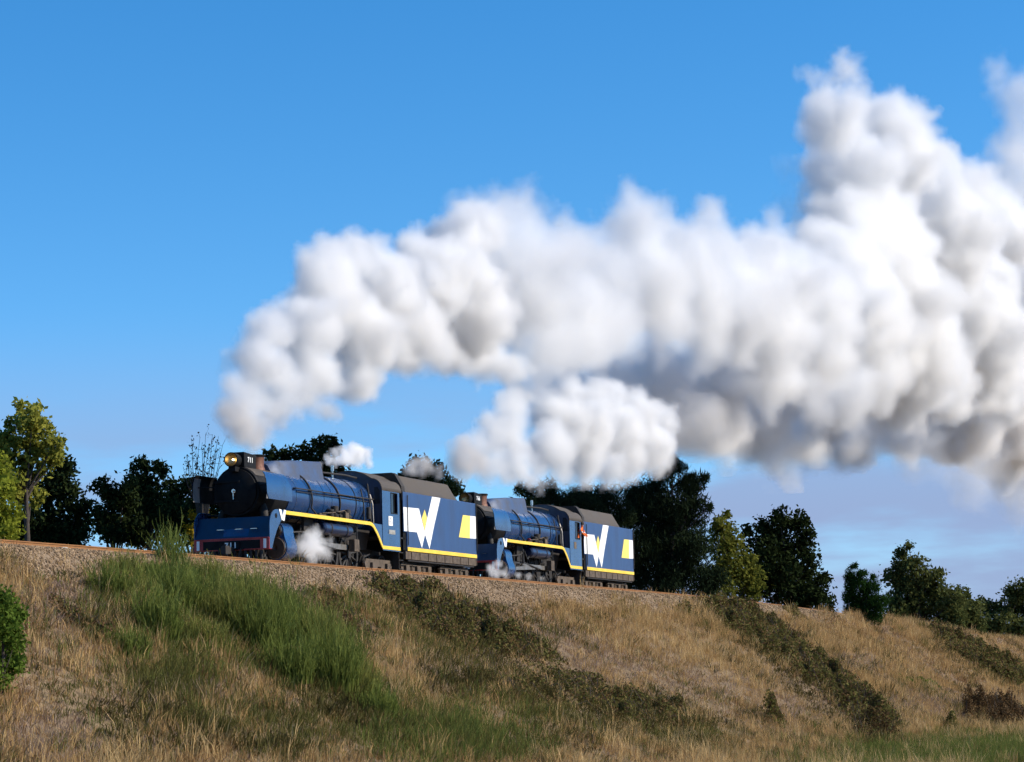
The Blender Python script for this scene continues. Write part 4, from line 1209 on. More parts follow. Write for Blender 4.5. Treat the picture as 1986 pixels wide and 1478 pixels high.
def leaf_mound(name, label, cat, blobs, mats, leaf=.06, n_per=900, hz=.5, group=None, seed=0, canes=True):
    """a low thicket: leaves over an uneven mound on the bank, arching canes through it"""
    rng = np.random.default_rng(seed)
    pts = [(drop(px, py), r * 1.2) for px, py, r in blobs]
    base = np.mean([p for p, _ in pts], 0)
    base[2] = float(ground_h(base[0], base[1]))
    T = empty(name, base, label, cat, group)
    Ps = []
    for p, r in pts:
        k = int(2.1 * n_per * r * r)
        a = rng.uniform(0, 6.283, k); rr = np.minimum(r * np.abs(rng.normal(0, .62, k)) ** .8, 1.9 * r)
        x = p[0] + rr * np.cos(a) * 1.3; y = p[1] + rr * np.sin(a)
        top = 1.4 * hz * np.exp(-(rr / r) ** 2 * .9) * (.75 + .45 * np.sin(x * 3.1 + 1.3 * np.sin(y * 4.3)) * np.sin(y * 3.7 + .5))
        z = ground_h(x, y) + top * rng.uniform(.15, 1.0, k) ** .5
        Ps.append(np.stack([x, y, z], -1))
    P = np.concatenate(Ps) - base
    part = rng.permutation(len(P))
    cuts = np.array_split(part, len(mats)) if len(mats) > 1 else [part]
    if len(mats) == 2:
        s = int(len(part) * .68); cuts = [part[:s], part[s:]]
    for q_, (idx, mt) in enumerate(zip(cuts, mats)):
        Vv, Fq = leaf_quads(P[idx], leaf, .6, rng)
        link('leaves' if q_ == 0 else 'withered_leaves', raw_mesh('leaves', Vv, faces4=Fq, attr=np.clip(rng.normal(.5, .28, len(idx)), 0, 1)), LM[mt], T)
    if canes:
        cb = MB()
        for p, r in pts:
            for k in range(max(2, int(5 * r))):
                a = rng.uniform(0, 6.28); l = r * rng.uniform(.5, 1.3)
                q0 = np.array([p[0], p[1], p[2]]) + np.array([rng.normal(0, .4 * r), rng.normal(0, .4 * r), 0])
                e = q0 + np.array([math.cos(a) * l, math.sin(a) * l, 0])
                q0[2] = ground_h(q0[0], q0[1]); e[2] = ground_h(e[0], e[1]) + .1
                m = (q0 + e) / 2; m[2] += hz * rng.uniform(.8, 1.4)
                cb.tube([tuple(q0 - base), tuple(m - base), tuple(e - base)], [.012, .01, .005], 4)
        cb.build('canes', M['bark'], T)
    return T


BB = ['bramble', 'bramble_brown']
leaf_mound('bramble_thicket', 'dark bramble patch on the bank below the second locomotive and first tender', 'bramble', [(765, 1160, .9), (800, 1172, 1.0), (850, 1172, .9), (840, 1205, 1.1), (890, 1195, 1.0), (900, 1225, 1.1), (950, 1225, 1.0), (960, 1250, .9), (1005, 1248, .9), (1035, 1265, .7), (870, 1240, .9)], BB, .055, 800, .55, seed=1)
leaf_mound('bramble_thicket', 'long bramble band running down the bank in the right half of the picture', 'bramble', [(1395, 1195, 1.1), (1430, 1195, 1.2), (1465, 1205, 1.1), (1420, 1222, 1.2), (1460, 1235, 1.2), (1505, 1230, 1.1), (1490, 1258, 1.2), (1535, 1262, 1.2), (1520, 1285, 1.1), (1570, 1290, 1.2), (1600, 1305, 1.2), (1575, 1320, 1.1), (1630, 1325, 1.1), (1620, 1345, 1.1), (1660, 1358, 1.0), (1690, 1375, 1.0), (1650, 1380, .9), (1710, 1395, .9), (1680, 1410, .8)], BB, .065, 620, .75, seed=2)
leaf_mound('bramble_thicket', 'dark green bramble mound on the bank at the right edge', 'bramble', [(1825, 1245, 1.2), (1850, 1248, 1.3), (1875, 1262, 1.3), (1905, 1275, 1.4), (1880, 1285, 1.2), (1935, 1290, 1.4), (1920, 1308, 1.2), (1965, 1305, 1.4), (1960, 1328, 1.3), (1990, 1335, 1.4)], BB, .085, 420, 1.0, seed=3)
leaf_mound('bramble_thicket', 'low brown green bramble patch low on the bank near the picture centre', 'bramble', [(1000, 1345, .9), (1050, 1340, .8), (1090, 1330, .8), (960, 1330, .6), (1150, 1335, .7), (1120, 1350, .8)], BB, .05, 700, .38, seed=4)
leaf_mound('bramble_thicket', 'low bramble patch on the lower bank beneath the last tender', 'bramble', [(1200, 1370, .9), (1250, 1375, .9), (1290, 1390, .8), (1210, 1395, .8), (1320, 1385, .6)], BB, .05, 700, .42, seed=5)
leaf_mound('bramble_thicket', 'scrubby dark weeds on the crest just below the gap behind the front steam', 'bramble', [(640, 1165, .5), (610, 1190, .55), (660, 1200, .5), (690, 1230, .5), (650, 1245, .5)], ['bramble_brown', 'bramble'], .05, 560, .38, seed=6)
leaf_mound('bramble_thicket', 'small weed clump touching the rails beyond the last tender', 'bramble', [(1528, 1190, .7), (1545, 1196, .6), (1335, 1196, .5)], BB, .06, 500, .45, seed=7)
leaf_mound('bramble_thicket', 'brown withered patch left of the broom thicket', 'bramble', [(150, 1215, .4), (190, 1228, .45), (215, 1245, .4), (120, 1190, .35)], ['bramble_brown', 'bramble'], .045, 700, .3, seed=8)
leaf_mound('dead_bush', 'dark brown dead bush low on the bank near the right edge', 'bush', [(1905, 1395, .75), (1930, 1385, .8), (1955, 1390, .8), (1975, 1405, .7), (1945, 1410, .7)], ['deadbush', 'bramble_brown'], .06, 900, 1.15, seed=9)
leaf_mound('dead_bush', 'small dark brown bush standing alone left of the larger dead bush', 'bush', [(1885, 1385, .45), (1882, 1400, .4)], ['deadbush', 'bramble_brown'], .055, 1300, 1.1, seed=10)
leaf_mound('dead_bush', 'dark bush at the lower end of the long bramble band', 'bush', [(1695, 1425, .7), (1715, 1435, .6), (1680, 1435, .5)], ['deadbush', 'bramble'], .05, 1000, .8, seed=11)
leaf_mound('tall_weed', 'slender yellowish weed standing alone left of the long bramble band', 'weed', [(1498, 1395, .28), (1505, 1410, .3)], ['olivegrass', 'bramble_brown'], .05, 3600, 1.3, seed=12, canes=False)
leaf_mound('tall_weed', 'small yellow green weed left of the lone brown bush', 'weed', [(1845, 1420, .3)], ['olivegrass', 'bramble'], .05, 2600, .8, seed=13, canes=False)
leaf_mound('tall_weed', 'low green weed patch amid dry grass above the dead bushes', 'weed', [(1790, 1330, .6), (1815, 1335, .5), (1760, 1322, .5)], ['bush', 'olivegrass'], .06, 420, .3, seed=14, canes=False)
pb = drop(12, 1345)
make_tree('leafy_bush', 'fresh green leafy bush cut by the left edge of the picture on the bank', 'bush', depth_of(pb), [(10, 1165, 28), (28, 1195, 26), (5, 1215, 40), (30, 1240, 26), (8, 1265, 40), (25, 1290, 28), (0, 1310, 40), (-20, 1200, 50)], LM['bush'], .05, .55, trunk_px=0, trunk_r=.04, seed=30, cover=3.0)

# ------------------------------------------------------------------ grass and stones
rg = np.random.default_rng(2024)


def project(P):
    d = P - EYE[None]
    z = d @ fwd
    return CX + F * (d @ right) / z, CY - F * (d @ up) / z, z


def wob(x, y, s, k):
    return np.sin(x * s + 1.9 * np.sin(y * s * .8 + k)) * np.sin(y * s * 1.3 + 1.4 * np.sin(x * s * .7 + 2 * k) + k)


N0 = 115000
t_ = rg.uniform(0, 1, N0)
gX = 35 * (262 / 35.0) ** t_                       # denser close by
gY = rg.uniform(13.0, 33.0, N0)
keep = rg.uniform(0, 1, N0) < np.clip(1.25 - (gX / 330), .3, 1)
gX, gY = gX[keep], gY[keep]
gZ = ground_h(gX, gY)
_ys = np.array([p[0] for p in sec]); _ds = np.array([p[1] for p in sec])
gZ = np.where(gY > 30.75, np.maximum(gZ, rail_z(gX) + np.interp(gY, _ys, _ds)), gZ)
GP = np.stack([gX, gY, gZ], -1)
qx, qy, qz = project(GP)
vis = (qx > -120) & (qx < 2110) & (qy < 1600)
GP, gX, gY, qx, qy = GP[vis], gX[vis], gY[vis], qx[vis], qy[vis]
n1 = wob(gX, gY, .35, 1.0); n2 = wob(gX, gY, 1.1, 2.3); n3 = wob(gX, gY, .18, 4.0)
rz_ = rail_z(gX)
crest = np.clip((gY - 30.7 - .55 * n1 - .35 * n2 - 2.2 * np.clip((gX - 135) / 30, 0, 1)) / .9, 0, 1)            # thinner towards the ballast
low_ = np.clip((22.5 - gY) / 3.0, 0, 1)             # foot of the bank


def blob(list_):
    v = np.zeros(len(gX))
    for px, py, rx, ry in list_:
        v = np.maximum(v, np.exp(-(((qx - px) / rx) ** 2 + ((qy - py) / ry) ** 2)))
    return v


green = blob([(450, 1200, 200, 90), (640, 1330, 130, 90), (880, 1430, 110, 60), (760, 1420, 90, 60), (380, 1410, 90, 50), (300, 1330, 120, 60), (1980, 1470, 190, 32), (1700, 1475, 160, 22), (1100, 1400, 160, 50), (1250, 1390, 120, 40), (900, 1240, 130, 60), (230, 1420, 80, 50), (560, 1420, 160, 60), (1000, 1440, 160, 40), (700, 1440, 160, 40), (150, 1340, 90, 50), (1330, 1430, 140, 30)]) * .85
mauve = blob([(1560, 1360, 110, 50), (1150, 1300, 130, 30), (1350, 1350, 90, 25), (100, 1450, 120, 60), (1800, 1370, 110, 30), (330, 1340, 130, 30), (900, 1300, 80, 40), (640, 1130, 120, 30), (120, 1170, 110, 60), (1650, 1290, 60, 20), (1400, 1320, 120, 22), (1100, 1250, 90, 22)]) * .95
u = rg.uniform(0, 1, len(gX))
pg = np.clip(green + .24 * n2 + .18 * n1 + .04, .02, .92)
scrub = blob([(800, 1175, 70, 35), (870, 1200, 90, 40), (950, 1240, 110, 35), (1010, 1260, 70, 25), (1050, 1345, 110, 30), (1230, 1385, 120, 35), (640, 1180, 60, 50), (680, 1240, 60, 30), (1430, 1200, 70, 28), (1500, 1250, 80, 32), (1580, 1310, 80, 36), (1650, 1365, 70, 34), (1700, 1420, 60, 40), (1860, 1255, 60, 25), (1930, 1295, 80, 32), (1940, 1395, 70, 30), (180, 1230, 60, 30), (700, 1380, 90, 50), (900, 1330, 80, 30), (250, 1380, 70, 30), (470, 1440, 120, 30), (1400, 1400, 90, 25), (560, 1290, 90, 50)]) * .75
pscr = np.clip(1.1 * scrub + .34 * wob(gX, gY, .62, 9.3) + .22 * wob(gX, gY, 1.7, 5.1) - .12, .0, .93)
pm = np.clip(mauve - .22 * n1 + .1 * n3 + .08, .02, .7) * (1 - pg)
kind_ = np.where(u < pg, 0, np.where(u < pg + pm, 1, 2))
v_ = rg.uniform(0, 1, len(gX))
brownp = np.clip(.26 + .4 * n2 + .3 * n3, .04, .88)
kind_ = np.where((kind_ == 2) & (v_ < brownp), 3, kind_)
kind_ = np.where(rg.uniform(0, 1, len(gX)) < pscr, 4, kind_)
bare = np.clip(.55 * wob(gX, gY, .9, 3.3) * wob(gX, gY, 2.3, 8.8) + .25 * wob(gX, gY, 3.1, 1.7) - .02, 0, .7)
thin = rg.uniform(0, 1, len(gX)) > np.maximum(crest * .99, bare)
GP, kind_, gX, gY, n1, n2, qx, qy = GP[thin], kind_[thin], gX[thin], gY[thin], n1[thin], n2[thin], qx[thin], qy[thin]


def grass_mesh(name, mat, P, scl, nb, h0, h1, spread, lean, width, label, droop=.25):
    """thin tapering blades standing in tufts at the points P: one mesh, because nobody could count them"""
    T = len(P); n = T * nb
    ti = np.repeat(np.arange(T), nb)
    sc_ = scl[ti]
    ang = rg.uniform(0, 6.283, n); rad = spread * np.sqrt(rg.uniform(0, 1, n)) * sc_
    base = P[ti] + np.stack([rad * np.cos(ang), rad * np.sin(ang), np.full(n, -.05)], -1)
    h = rg.uniform(h0, h1, n) * sc_
    tl = rg.normal(0, .16, (T, 2))[ti]
    la = ang + rg.normal(0, .8, n); le = np.abs(rg.normal(0, lean, n))
    d = np.stack([np.cos(la) * le + tl[:, 0], np.sin(la) * le + tl[:, 1], np.zeros(n)], -1)
    mid = base + d * (h * .40)[:, None]; mid[:, 2] += h * .58
    tip = base + d * (h * (1 + droop * rg.uniform(0, 1, n)))[:, None]; tip[:, 2] += h * (1 - .25 * le)
    sa = rg.uniform(0, 6.283, n)
    s = np.stack([np.cos(sa), np.sin(sa), np.zeros(n)], -1) * (width * rg.uniform(.6, 1.3, n) * np.where(P[ti, 0] > 110, 1.35, 1.0))[:, None]
    Vv = np.stack([base, mid + s * .5, tip, mid - s * .5], 1).reshape(-1, 3)
    Fq = np.arange(4 * n).reshape(n, 4)
    tt = np.clip(rg.uniform(0, 1, n) * .7 + rg.uniform(0, .3, T)[ti], 0, 1)
    o = link(name, raw_mesh(name, Vv, faces4=Fq, attr=tt), LM[mat])
    return tag(o, label, kind='stuff')


for kd, name, mat, par, label in (
        (2, 'dry_grass', 'dry', (13, .16, .48, .2, .42, .017), 'tan dry grass covering the railway bank'),
        (3, 'dead_grass', 'brown', (12, .12, .36, .2, .55, .018), 'brown dead grass scattered through the bank'),
        (1, 'dead_stalks', 'mauve', (12, .10, .30, .22, .7, .015), 'grey pink dead stalks in patches on the bank'),
        (4, 'low_scrub', 'scrub', (15, .12, .40, .24, .75, .03), 'dark olive brown scrub creeping over the bank in patches'),
        (0, 'olive_grass', 'olivegrass', (13, .14, .42, .2, .4, .017), 'olive grass growing in patches on the bank')):
    sel = kind_ == kd
    s_ = rg.uniform(.5, 1.25, sel.sum()) ** 1.2 * (1 + .3 * n1[sel] + .3 * wob(gX[sel], gY[sel], 2.7, 6.1)) * np.where(gX[sel] > 120, 1.25, 1.0)
    grass_mesh(name, mat, GP[sel], s_, *par, label)
# tall pale straw in drifts
sel = (kind_ == 2) & (rg.uniform(0, 1, len(gX)) < np.clip(.10 + .30 * wob(gX, gY, .5, 7.1), .01, .5))
grass_mesh('tall_straw', 'straw', GP[sel], rg.uniform(.7, 1.25, sel.sum()), 8, .4, .85, .16, .22, .013, 'tall pale straw standing in drifts on the bank', .2)
# lush grass low on the bank
lush = np.exp(-(((qx - 870) / 120) ** 2 + ((qy - 1430) / 60) ** 2)) + np.exp(-(((qx - 1930) / 260) ** 2 + ((qy - 1472) / 34) ** 2)) * 1.3 + .6 * np.exp(-(((qx - 480) / 230) ** 2 + ((qy - 1230) / 90) ** 2))
sel = (rg.uniform(0, 1, len(gX)) < lush * .8)
grass_mesh('green_grass', 'green', GP[sel], rg.uniform(.7, 1.2, sel.sum()), 13, .25, .62, .18, .3, .016, 'fresh green grass in lush patches low on the bank')


def stone_mesh(seed):
    r = np.random.default_rng(seed)
    import bmesh
    bm = bmesh.new(); bmesh.ops.create_icosphere(bm, subdivisions=1, radius=1)
    for v in bm.verts:
        v.co = v.co * float(r.uniform(.7, 1.15)); v.co.z *= .75
    me = bpy.data.meshes.new('stone'); bm.to_mesh(me); bm.free()
    return me


def stone_material():
    m = bpy.data.materials.new('ballast_stone'); m.use_nodes = True
    t = m.node_tree; b = t.nodes['Principled BSDF']; b.inputs['Roughness'].default_value = .9; b.inputs['Specular IOR Level'].default_value = .15
    oi = t.nodes.new('ShaderNodeObjectInfo'); cr = t.nodes.new('ShaderNodeValToRGB')
    cr.color_ramp.elements[0].color = (.10, .068, .042, 1); cr.color_ramp.elements[1].color = (.34, .24, .145, 1)
    e = cr.color_ramp.elements.new(.5); e.color = (.23, .155, .09, 1)
    t.links.new(oi.outputs['Random'], cr.inputs[0]); t.links.new(cr.outputs[0], b.inputs['Base Color'])
    return m


sm_ = stone_material()
Ns = 70000
sx = 44 * (250 / 44.0) ** rg.uniform(0, 1, Ns)
sy = 30.7 + 2.9 * rg.uniform(0, 1, Ns) ** .9
sy = np.where(rg.uniform(0, 1, Ns) < .10, 30.9 - np.abs(rg.normal(0, .8, Ns)), sy)
ys_ = np.array([p[0] for p in sec]); ds_ = np.array([p[1] for p in sec])
szb = rail_z(sx) + np.interp(sy, ys_, ds_)
sz = np.where(sy < 30.75, ground_h(sx, sy), np.maximum(szb, ground_h(sx, sy))) + .01
scl = rg.uniform(.022, .055, Ns) * np.where(sx > 110, 1.3, 1.0)
scatter('ballast_stones', np.stack([sx, sy, sz], -1), rg.uniform(0, 6.28, (Ns, 3)), scl, [proto('stone', stone_mesh(i), sm_) for i in range(4)], 'loose grey brown ballast stones on the shoulder of the track')


# ------------------------------------------------------------------ steam and smoke
def steam_material(name, col, dens, aniso=.1, noise=.7, nscale=.9, lo=.0):
    m = bpy.data.materials.new(name); m.use_nodes = True
    t = m.node_tree; t.nodes.clear()
    out = t.nodes.new('ShaderNodeOutputMaterial'); v = t.nodes.new('ShaderNodeVolumePrincipled')
    v.inputs['Color'].default_value = (*col, 1); v.inputs['Anisotropy'].default_value = aniso
    v.inputs['Density Attribute'].default_value = ''
    at = t.nodes.new('ShaderNodeAttribute'); at.attribute_name = 'density'
    tc = t.nodes.new('ShaderNodeNewGeometry')
    n = t.nodes.new('ShaderNodeTexNoise'); n.inputs['Scale'].default_value = nscale; n.inputs['Detail'].default_value = 5; n.inputs['Roughness'].default_value = .62
    t.links.new(tc.outputs['Position'], n.inputs['Vector'])
    a = t.nodes.new('ShaderNodeMath'); a.operation = 'MULTIPLY_ADD'; a.inputs[1].default_value = -noise; a.inputs[2].default_value = noise * .5 - lo
    t.links.new(n.outputs['Fac'], a.inputs[0])
    s = t.nodes.new('ShaderNodeMath'); s.operation = 'ADD'; t.links.new(at.outputs['Fac'], s.inputs[0]); t.links.new(a.outputs[0], s.inputs[1])
    g_ = t.nodes.new('ShaderNodeMath'); g_.operation = 'GREATER_THAN'; g_.inputs[1].default_value = .001; t.links.new(at.outputs['Fac'], g_.inputs[0])
    mx = t.nodes.new('ShaderNodeMath'); mx.operation = 'MAXIMUM'; mx.inputs[1].default_value = 0; t.links.new(s.outputs[0], mx.inputs[0])
    m1 = t.nodes.new('ShaderNodeMath'); m1.operation = 'MULTIPLY'; t.links.new(mx.outputs[0], m1.inputs[0]); t.links.new(g_.outputs[0], m1.inputs[1])
    m2 = t.nodes.new('ShaderNodeMath'); m2.operation = 'MULTIPLY'; m2.inputs[1].default_value = dens; t.links.new(m1.outputs[0], m2.inputs[0])
    t.links.new(m2.outputs[0], v.inputs['Density']); t.links.new(v.outputs[0], out.inputs['Volume'])
    return m


def cloud(name, label, lobes, mat, vox, amp, scale, band, seed, sub=9, subr=(.25, .62), stretch=.35):
    """lobes: (px, py, radius in px, Y) -> real billows over the track"""
    rng = np.random.default_rng(seed)
    pts, rad = [], []
    for px, py, rp, Y in lobes:
        c = on_y(px, py, Y); r = rp * depth_of(c) / F
        pts.append(c); rad.append(r * .95)
        for _ in range(sub):
            k = rng.normal(0, 1, 3); k /= np.linalg.norm(k)
            q = rng.uniform(*subr) * r
            c2 = c + k * (r * 1.0 - q * .5)
            pts.append(c2); rad.append(q)
            for _ in range(2):
                k2 = rng.normal(0, 1, 3) + k * .8; k2 /= np.linalg.norm(k2)
                q2 = q * rng.uniform(.3, .55)
                pts.append(c2 + k2 * (q - q2 * .25)); rad.append(q2)
    base = pts[0].copy()
    me = bpy.data.meshes.new(name)
    me.from_pydata([tuple(p - base) for p in pts], [], [])
    me.attributes.new('rad', 'FLOAT', 'POINT').data.foreach_set('value', rad)
    me.materials.append(mat)
    o = bpy.data.objects.new(name, me); C.objects.link(o); o.location = base
    ng = bpy.data.node_groups.new(name, 'GeometryNodeTree')
    ng.interface.new_socket('Geometry', in_out='INPUT', socket_type='NodeSocketGeometry')
    ng.interface.new_socket('Geometry', in_out='OUTPUT', socket_type='NodeSocketGeometry')
    N, L = ng.nodes.new, ng.links.new
    gi, go = N('NodeGroupInput'), N('NodeGroupOutput')
    at = N('GeometryNodeInputNamedAttribute'); at.data_type = 'FLOAT'; at.inputs[0].default_value = 'rad'
    mp = N('GeometryNodeMeshToPoints'); L(gi.outputs[0], mp.inputs[0])
    pv = N('GeometryNodePointsToVolume'); pv.resolution_mode = 'VOXEL_SIZE'; L(mp.outputs[0], pv.inputs['Points'])
    pv.inputs['Voxel Size'].default_value = vox * 1.3; L(at.outputs[0], pv.inputs['Radius']); pv.inputs['Density'].default_value = 1
    vm = N('GeometryNodeVolumeToMesh'); L(pv.outputs[0], vm.inputs[0]); vm.inputs['Threshold'].default_value = .3
    last = vm.outputs[0]
    no = N('GeometryNodeInputNormal')
    for k_, (s_, am) in enumerate(((scale, amp), (scale * .55, amp * 1.9), (scale * 2.4, amp * .55))):
        if k_ == 0:
            vo = N('ShaderNodeTexVoronoi'); vo.feature = 'SMOOTH_F1'; vo.inputs['Smoothness'].default_value = .25; vo.inputs['Scale'].default_value = s_
            vo_out = vo.outputs['Distance']
        else:
            vo = N('ShaderNodeTexNoise'); vo.inputs['Scale'].default_value = s_; vo.inputs['Detail'].default_value = 3.0; vo.inputs['Roughness'].default_value = .6
            vo_out = vo.outputs[0]
        ma = N('ShaderNodeMath'); ma.operation = 'MULTIPLY_ADD'; L(vo_out, ma.inputs[0]); ma.inputs[1].default_value = -am * 1.6; ma.inputs[2].default_value = am * .8
        sm = N('ShaderNodeVectorMath'); sm.operation = 'SCALE'; L(no.outputs[0], sm.inputs[0]); L(ma.outputs[0], sm.inputs['Scale'])
        sp = N('GeometryNodeSetPosition'); L(last, sp.inputs[0]); L(sm.outputs[0], sp.inputs['Offset']); last = sp.outputs[0]
    mv = N('GeometryNodeMeshToVolume'); mv.resolution_mode = 'VOXEL_SIZE'; L(last, mv.inputs[0])
    mv.inputs['Voxel Size'].default_value = vox; mv.inputs['Interior Band Width'].default_value = band; mv.inputs['Density'].default_value = 1
    mm = N('GeometryNodeSetMaterial'); L(mv.outputs[0], mm.inputs[0]); mm.inputs['Material'].default_value = mat
    L(mm.outputs[0], go.inputs[0])
    o.modifiers.new('billows', 'NODES').node_group = ng
    return tag(o, label, kind='stuff')


WHITE = steam_material('white_steam', (.938, .935, .931), 2.5, aniso=.25, noise=1.15, nscale=1.35)
WHITE_FAR = steam_material('white_steam_drifting', (.942, .941, .939), 1.0, aniso=.3, nscale=.75, noise=1.2)
GREY = steam_material('grey_smoke', (.80, .775, .755), 3.2, nscale=1.3, noise=.9, lo=-.05)
THIN = steam_material('grey_pall', (.955, .945, .935), 1.5, nscale=.3, noise=1.0, lo=-.05)
HAZY = steam_material('thin_smoke_haze', (.95, .945, .94), .16, nscale=.35, noise=1.6, lo=.0)
JET = steam_material('white_steam_jet', (.975, .975, .975), 9.0, nscale=2.6, noise=.8, lo=-.1)
WISP = steam_material('white_steam_wisp', (.985, .985, .985), 4.5, nscale=2.2, noise=1.2, lo=-.05)
Y0 = YT
cloud('exhaust_steam', 'white billowing steam rising from the leading locomotive and trailing back', [
    (480, 800, 46, Y0), (472, 755, 44, Y0), (500, 700, 62, Y0), (545, 745, 58, Y0), (590, 765, 48, Y0), (520, 640, 58, Y0), (600, 640, 82, Y0), (610, 720, 70, Y0), (640, 560, 85, Y0), (612, 520, 52, Y0), (680, 500, 58, Y0), (720, 492, 44, Y0),
    (700, 650, 92, Y0), (690, 735, 52, Y0), (740, 560, 92, Y0), (800, 640, 85, Y0), (835, 540, 92, Y0), (880, 470, 72, Y0), (900, 610, 105, Y0), (930, 440, 58, Y0), (860, 680, 50, Y0), (950, 700, 55, Y0), (560, 785, 40, Y0), (515, 790, 40, Y0), (625, 775, 34, Y0), (720, 745, 40, Y0), (455, 735, 30, Y0), (780, 700, 46, Y0), (1000, 720, 40, Y0)],
    WHITE, .12, .38, 1.0, .6, 1, sub=9)
cloud('drifting_steam', 'great white bank of steam arching over the train towards the right edge', [
    (960, 440, 78, Y0), (1000, 550, 135, Y0), (1015, 405, 60, Y0), (1050, 650, 85, Y0), (1125, 490, 92, Y0), (1150, 590, 110, Y0), (1225, 450, 75, Y0), (1250, 560, 120, Y0), (1225, 402, 42, Y0), (1335, 490, 92, Y0), (1385, 408, 46, Y0), (1385, 450, 60, Y0), (1350, 590, 105, Y0), (1290, 640, 65, Y0), (1050, 700, 60, Y0), (1130, 660, 60, Y0), (1420, 660, 70, Y0), (1500, 730, 85, Y0),
    (1440, 530, 92, Y0), (1470, 620, 110, Y0), (1540, 530, 80, Y0), (1560, 680, 120, Y0), (1640, 570, 130, Y0), (1630, 770, 75, Y0), (1700, 450, 110, Y0), (1660, 330, 90, Y0), (1620, 235, 78, Y0), (1592, 165, 42, Y0), (1640, 140, 42, Y0), (1720, 240, 75, Y0), (1770, 225, 42, Y0), (1800, 330, 75, Y0),
    (1800, 480, 140, Y0), (1740, 680, 140, Y0), (1850, 620, 140, Y0), (1750, 790, 62, Y0), (1880, 700, 110, Y0), (1960, 640, 150, Y0), (2080, 600, 200, Y0), (1900, 450, 110, Y0), (1960, 560, 140, Y0), (1870, 390, 75, Y0), (1560, 600, 130, Y0), (1490, 560, 110, Y0), (1700, 580, 150, Y0), (1660, 700, 120, Y0), (1820, 740, 90, Y0), (1940, 740, 90, Y0), (1740, 330, 90, Y0), (1650, 440, 90, Y0), (1090, 590, 110, Y0), (1200, 640, 75, Y0), (1410, 600, 110, Y0)],
    WHITE_FAR, .22, .9, .42, 1.1, 2, sub=11)
cloud('second_exhaust_steam', 'white steam cloud billowing from the second locomotive over its boiler and cab', [
    (925, 868, 40, Y0), (985, 835, 55, Y0), (990, 790, 36, Y0), (1005, 895, 50, Y0), (960, 900, 40, Y0), (1065, 875, 58, Y0), (1130, 840, 72, Y0), (1130, 905, 46, Y0), (1200, 845, 70, Y0), (1255, 860, 58, Y0), (1215, 910, 34, Y0), (1290, 820, 40, Y0), (1180, 910, 42, Y0), (1040, 925, 30, Y0), (1090, 930, 28, Y0), (1160, 780, 40, Y0), (1240, 800, 50, Y0), (1280, 870, 40, Y0), (1010, 770, 40, Y0 + 1), (1070, 800, 52, Y0 + 1), (1110, 770, 46, Y0 + 2), (1180, 770, 50, Y0 + 2), (960, 840, 40, Y0)],
    WHITE, .13, .38, .95, .6, 3, sub=9)
cloud('chimney_smoke', 'grey brown smoke leaving the leading chimney', [(497, 880, 14, Y0), (492, 868, 20, Y0), (482, 850, 30, Y0), (470, 822, 40, Y0), (500, 845, 24, Y0), (448, 800, 26, Y0), (505, 828, 30, Y0), (455, 790, 30, Y0), (640, 795, 26, Y0), (540, 800, 26, Y0)], GREY, .12, .35, 1.1, .6, 4)
cloud('chimney_smoke', 'grey smoke at the second chimney', [(908, 938, 12, Y0), (905, 925, 18, Y0), (898, 905, 28, Y0 - .4), (902, 880, 34, Y0 - .4), (935, 905, 28, Y0 - .5), (945, 925, 24, Y0), (985, 930, 22, Y0)], GREY, .13, .35, 1.0, .6, 5)
cloud('smoke_pall', 'grey smoke hanging in shade under the steam bank', [(1050, 745, 60, Y0 + 8), (1110, 800, 70, Y0 + 8), (1090, 730, 60, Y0 + 8), (1150, 700, 70, Y0 + 8), (1180, 770, 80, Y0 + 8), (1260, 735, 95, Y0 + 8), (1300, 820, 70, Y0 + 8), (1360, 770, 115, Y0 + 8), (1400, 860, 60, Y0 + 8), (1450, 800, 105, Y0 + 8), (1520, 850, 70, Y0 + 8), (1560, 790, 105, Y0 + 8), (1650, 830, 85, Y0 + 8), (1740, 840, 70, Y0 + 8), (1840, 820, 95, Y0 + 8), (1930, 810, 120, Y0 + 8), (2040, 860, 120, Y0 + 8)],
    THIN, .4, 1.2, .3, 2.2, 6)
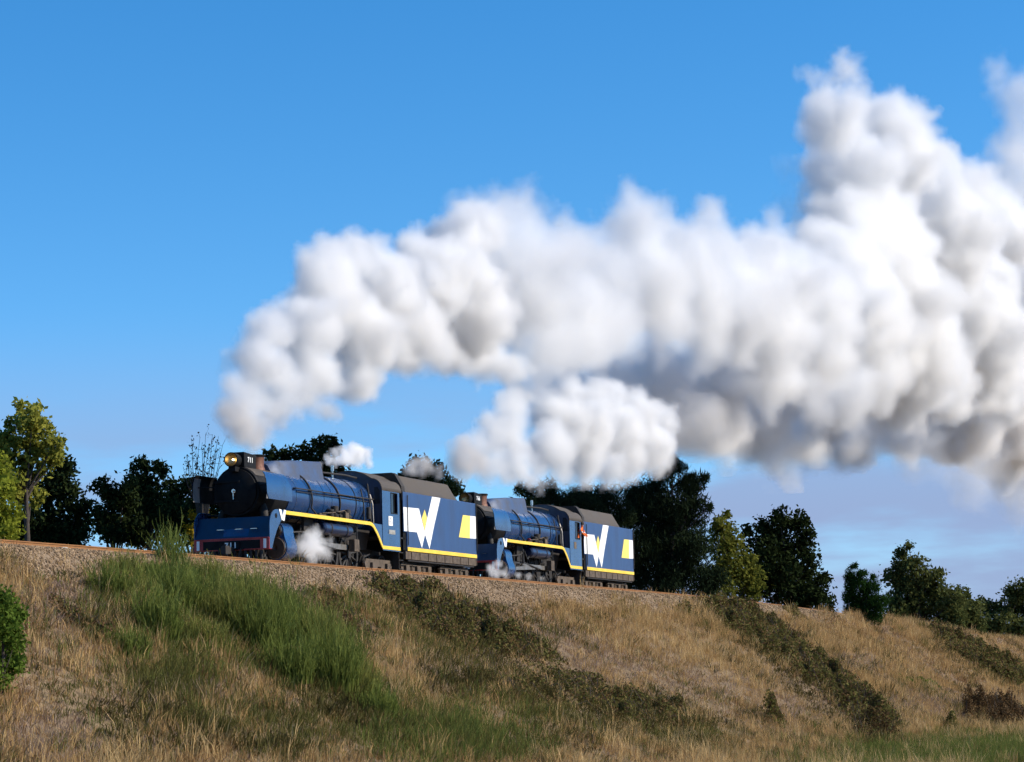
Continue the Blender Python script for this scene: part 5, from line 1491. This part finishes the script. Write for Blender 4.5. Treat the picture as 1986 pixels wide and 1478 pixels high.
cloud('smoke_haze', 'thin translucent smoke fraying off the steam bank at the right edge', [(1935, 140, 40, Y0 + 8), (1985, 180, 60, Y0 + 8), (1990, 270, 70, Y0 + 8), (1985, 350, 90, Y0 + 8), (1960, 440, 80, Y0 + 8), (1540, 400, 60, Y0 + 8), (1530, 340, 45, Y0 + 8), (1990, 920, 90, Y0 + 8), (1900, 910, 75, Y0 + 8), (1780, 880, 70, Y0 + 8), (1650, 880, 60, Y0 + 8), (1500, 890, 55, Y0 + 8)], HAZY, .4, 1.2, .3, 2.0, 16)
cloud('valve_steam', 'small white plume from the safety valves of the leading locomotive', [(624, 900, 7, Y0), (638, 893, 11, Y0), (652, 884, 14, Y0), (664, 876, 12, Y0), (672, 892, 18, Y0), (692, 884, 22, Y0), (704, 878, 17, Y0), (684, 872, 16, Y0), (646, 896, 12, Y0), (708, 892, 14, Y0), (660, 894, 14, Y0), (680, 882, 18, Y0)], JET, .07, .2, 2.0, .35, 7)
cloud('valve_steam', 'thin grey drift of smoke above the first tender', [(800, 905, 20, Y0 + 1), (825, 900, 24, Y0 + 1), (850, 915, 20, Y0 + 1)], GREY, .1, .3, 1.2, .7, 8)
cloud('cylinder_steam', 'white steam jetting low beside the driving wheels of the leading locomotive', [(600, 1062, 24, Y0 - 1.7), (618, 1062, 22, Y0 - 1.7), (590, 1062, 20, Y0 - 1.6), (606, 1055, 22, Y0 - 1.6), (582, 1072, 16, Y0 - 1.6), (622, 1066, 18, Y0 - 1.6), (602, 1078, 16, Y0 - 1.7), (612, 1045, 20, Y0 - 1.6), (635, 1072, 16, Y0 - 1.6), (594, 1045, 16, Y0 - 1.6), (640, 1050, 14, Y0 - 1.6)], WISP, .06, .2, 2.2, .45, 9)
cloud('cylinder_steam', 'white steam blowing along the ballast below the second locomotive', [(962, 1112, 13, Y0 - 1.7), (978, 1112, 13, Y0 - 1.7), (950, 1106, 10, Y0 - 1.7), (1005, 1118, 10, Y0 - 1.7), (1025, 1120, 9, Y0 - 1.7), (1050, 1122, 8, Y0 - 1.7), (968, 1090, 10, Y0 - 1.7)], WISP, .06, .15, 2.2, .5, 10)
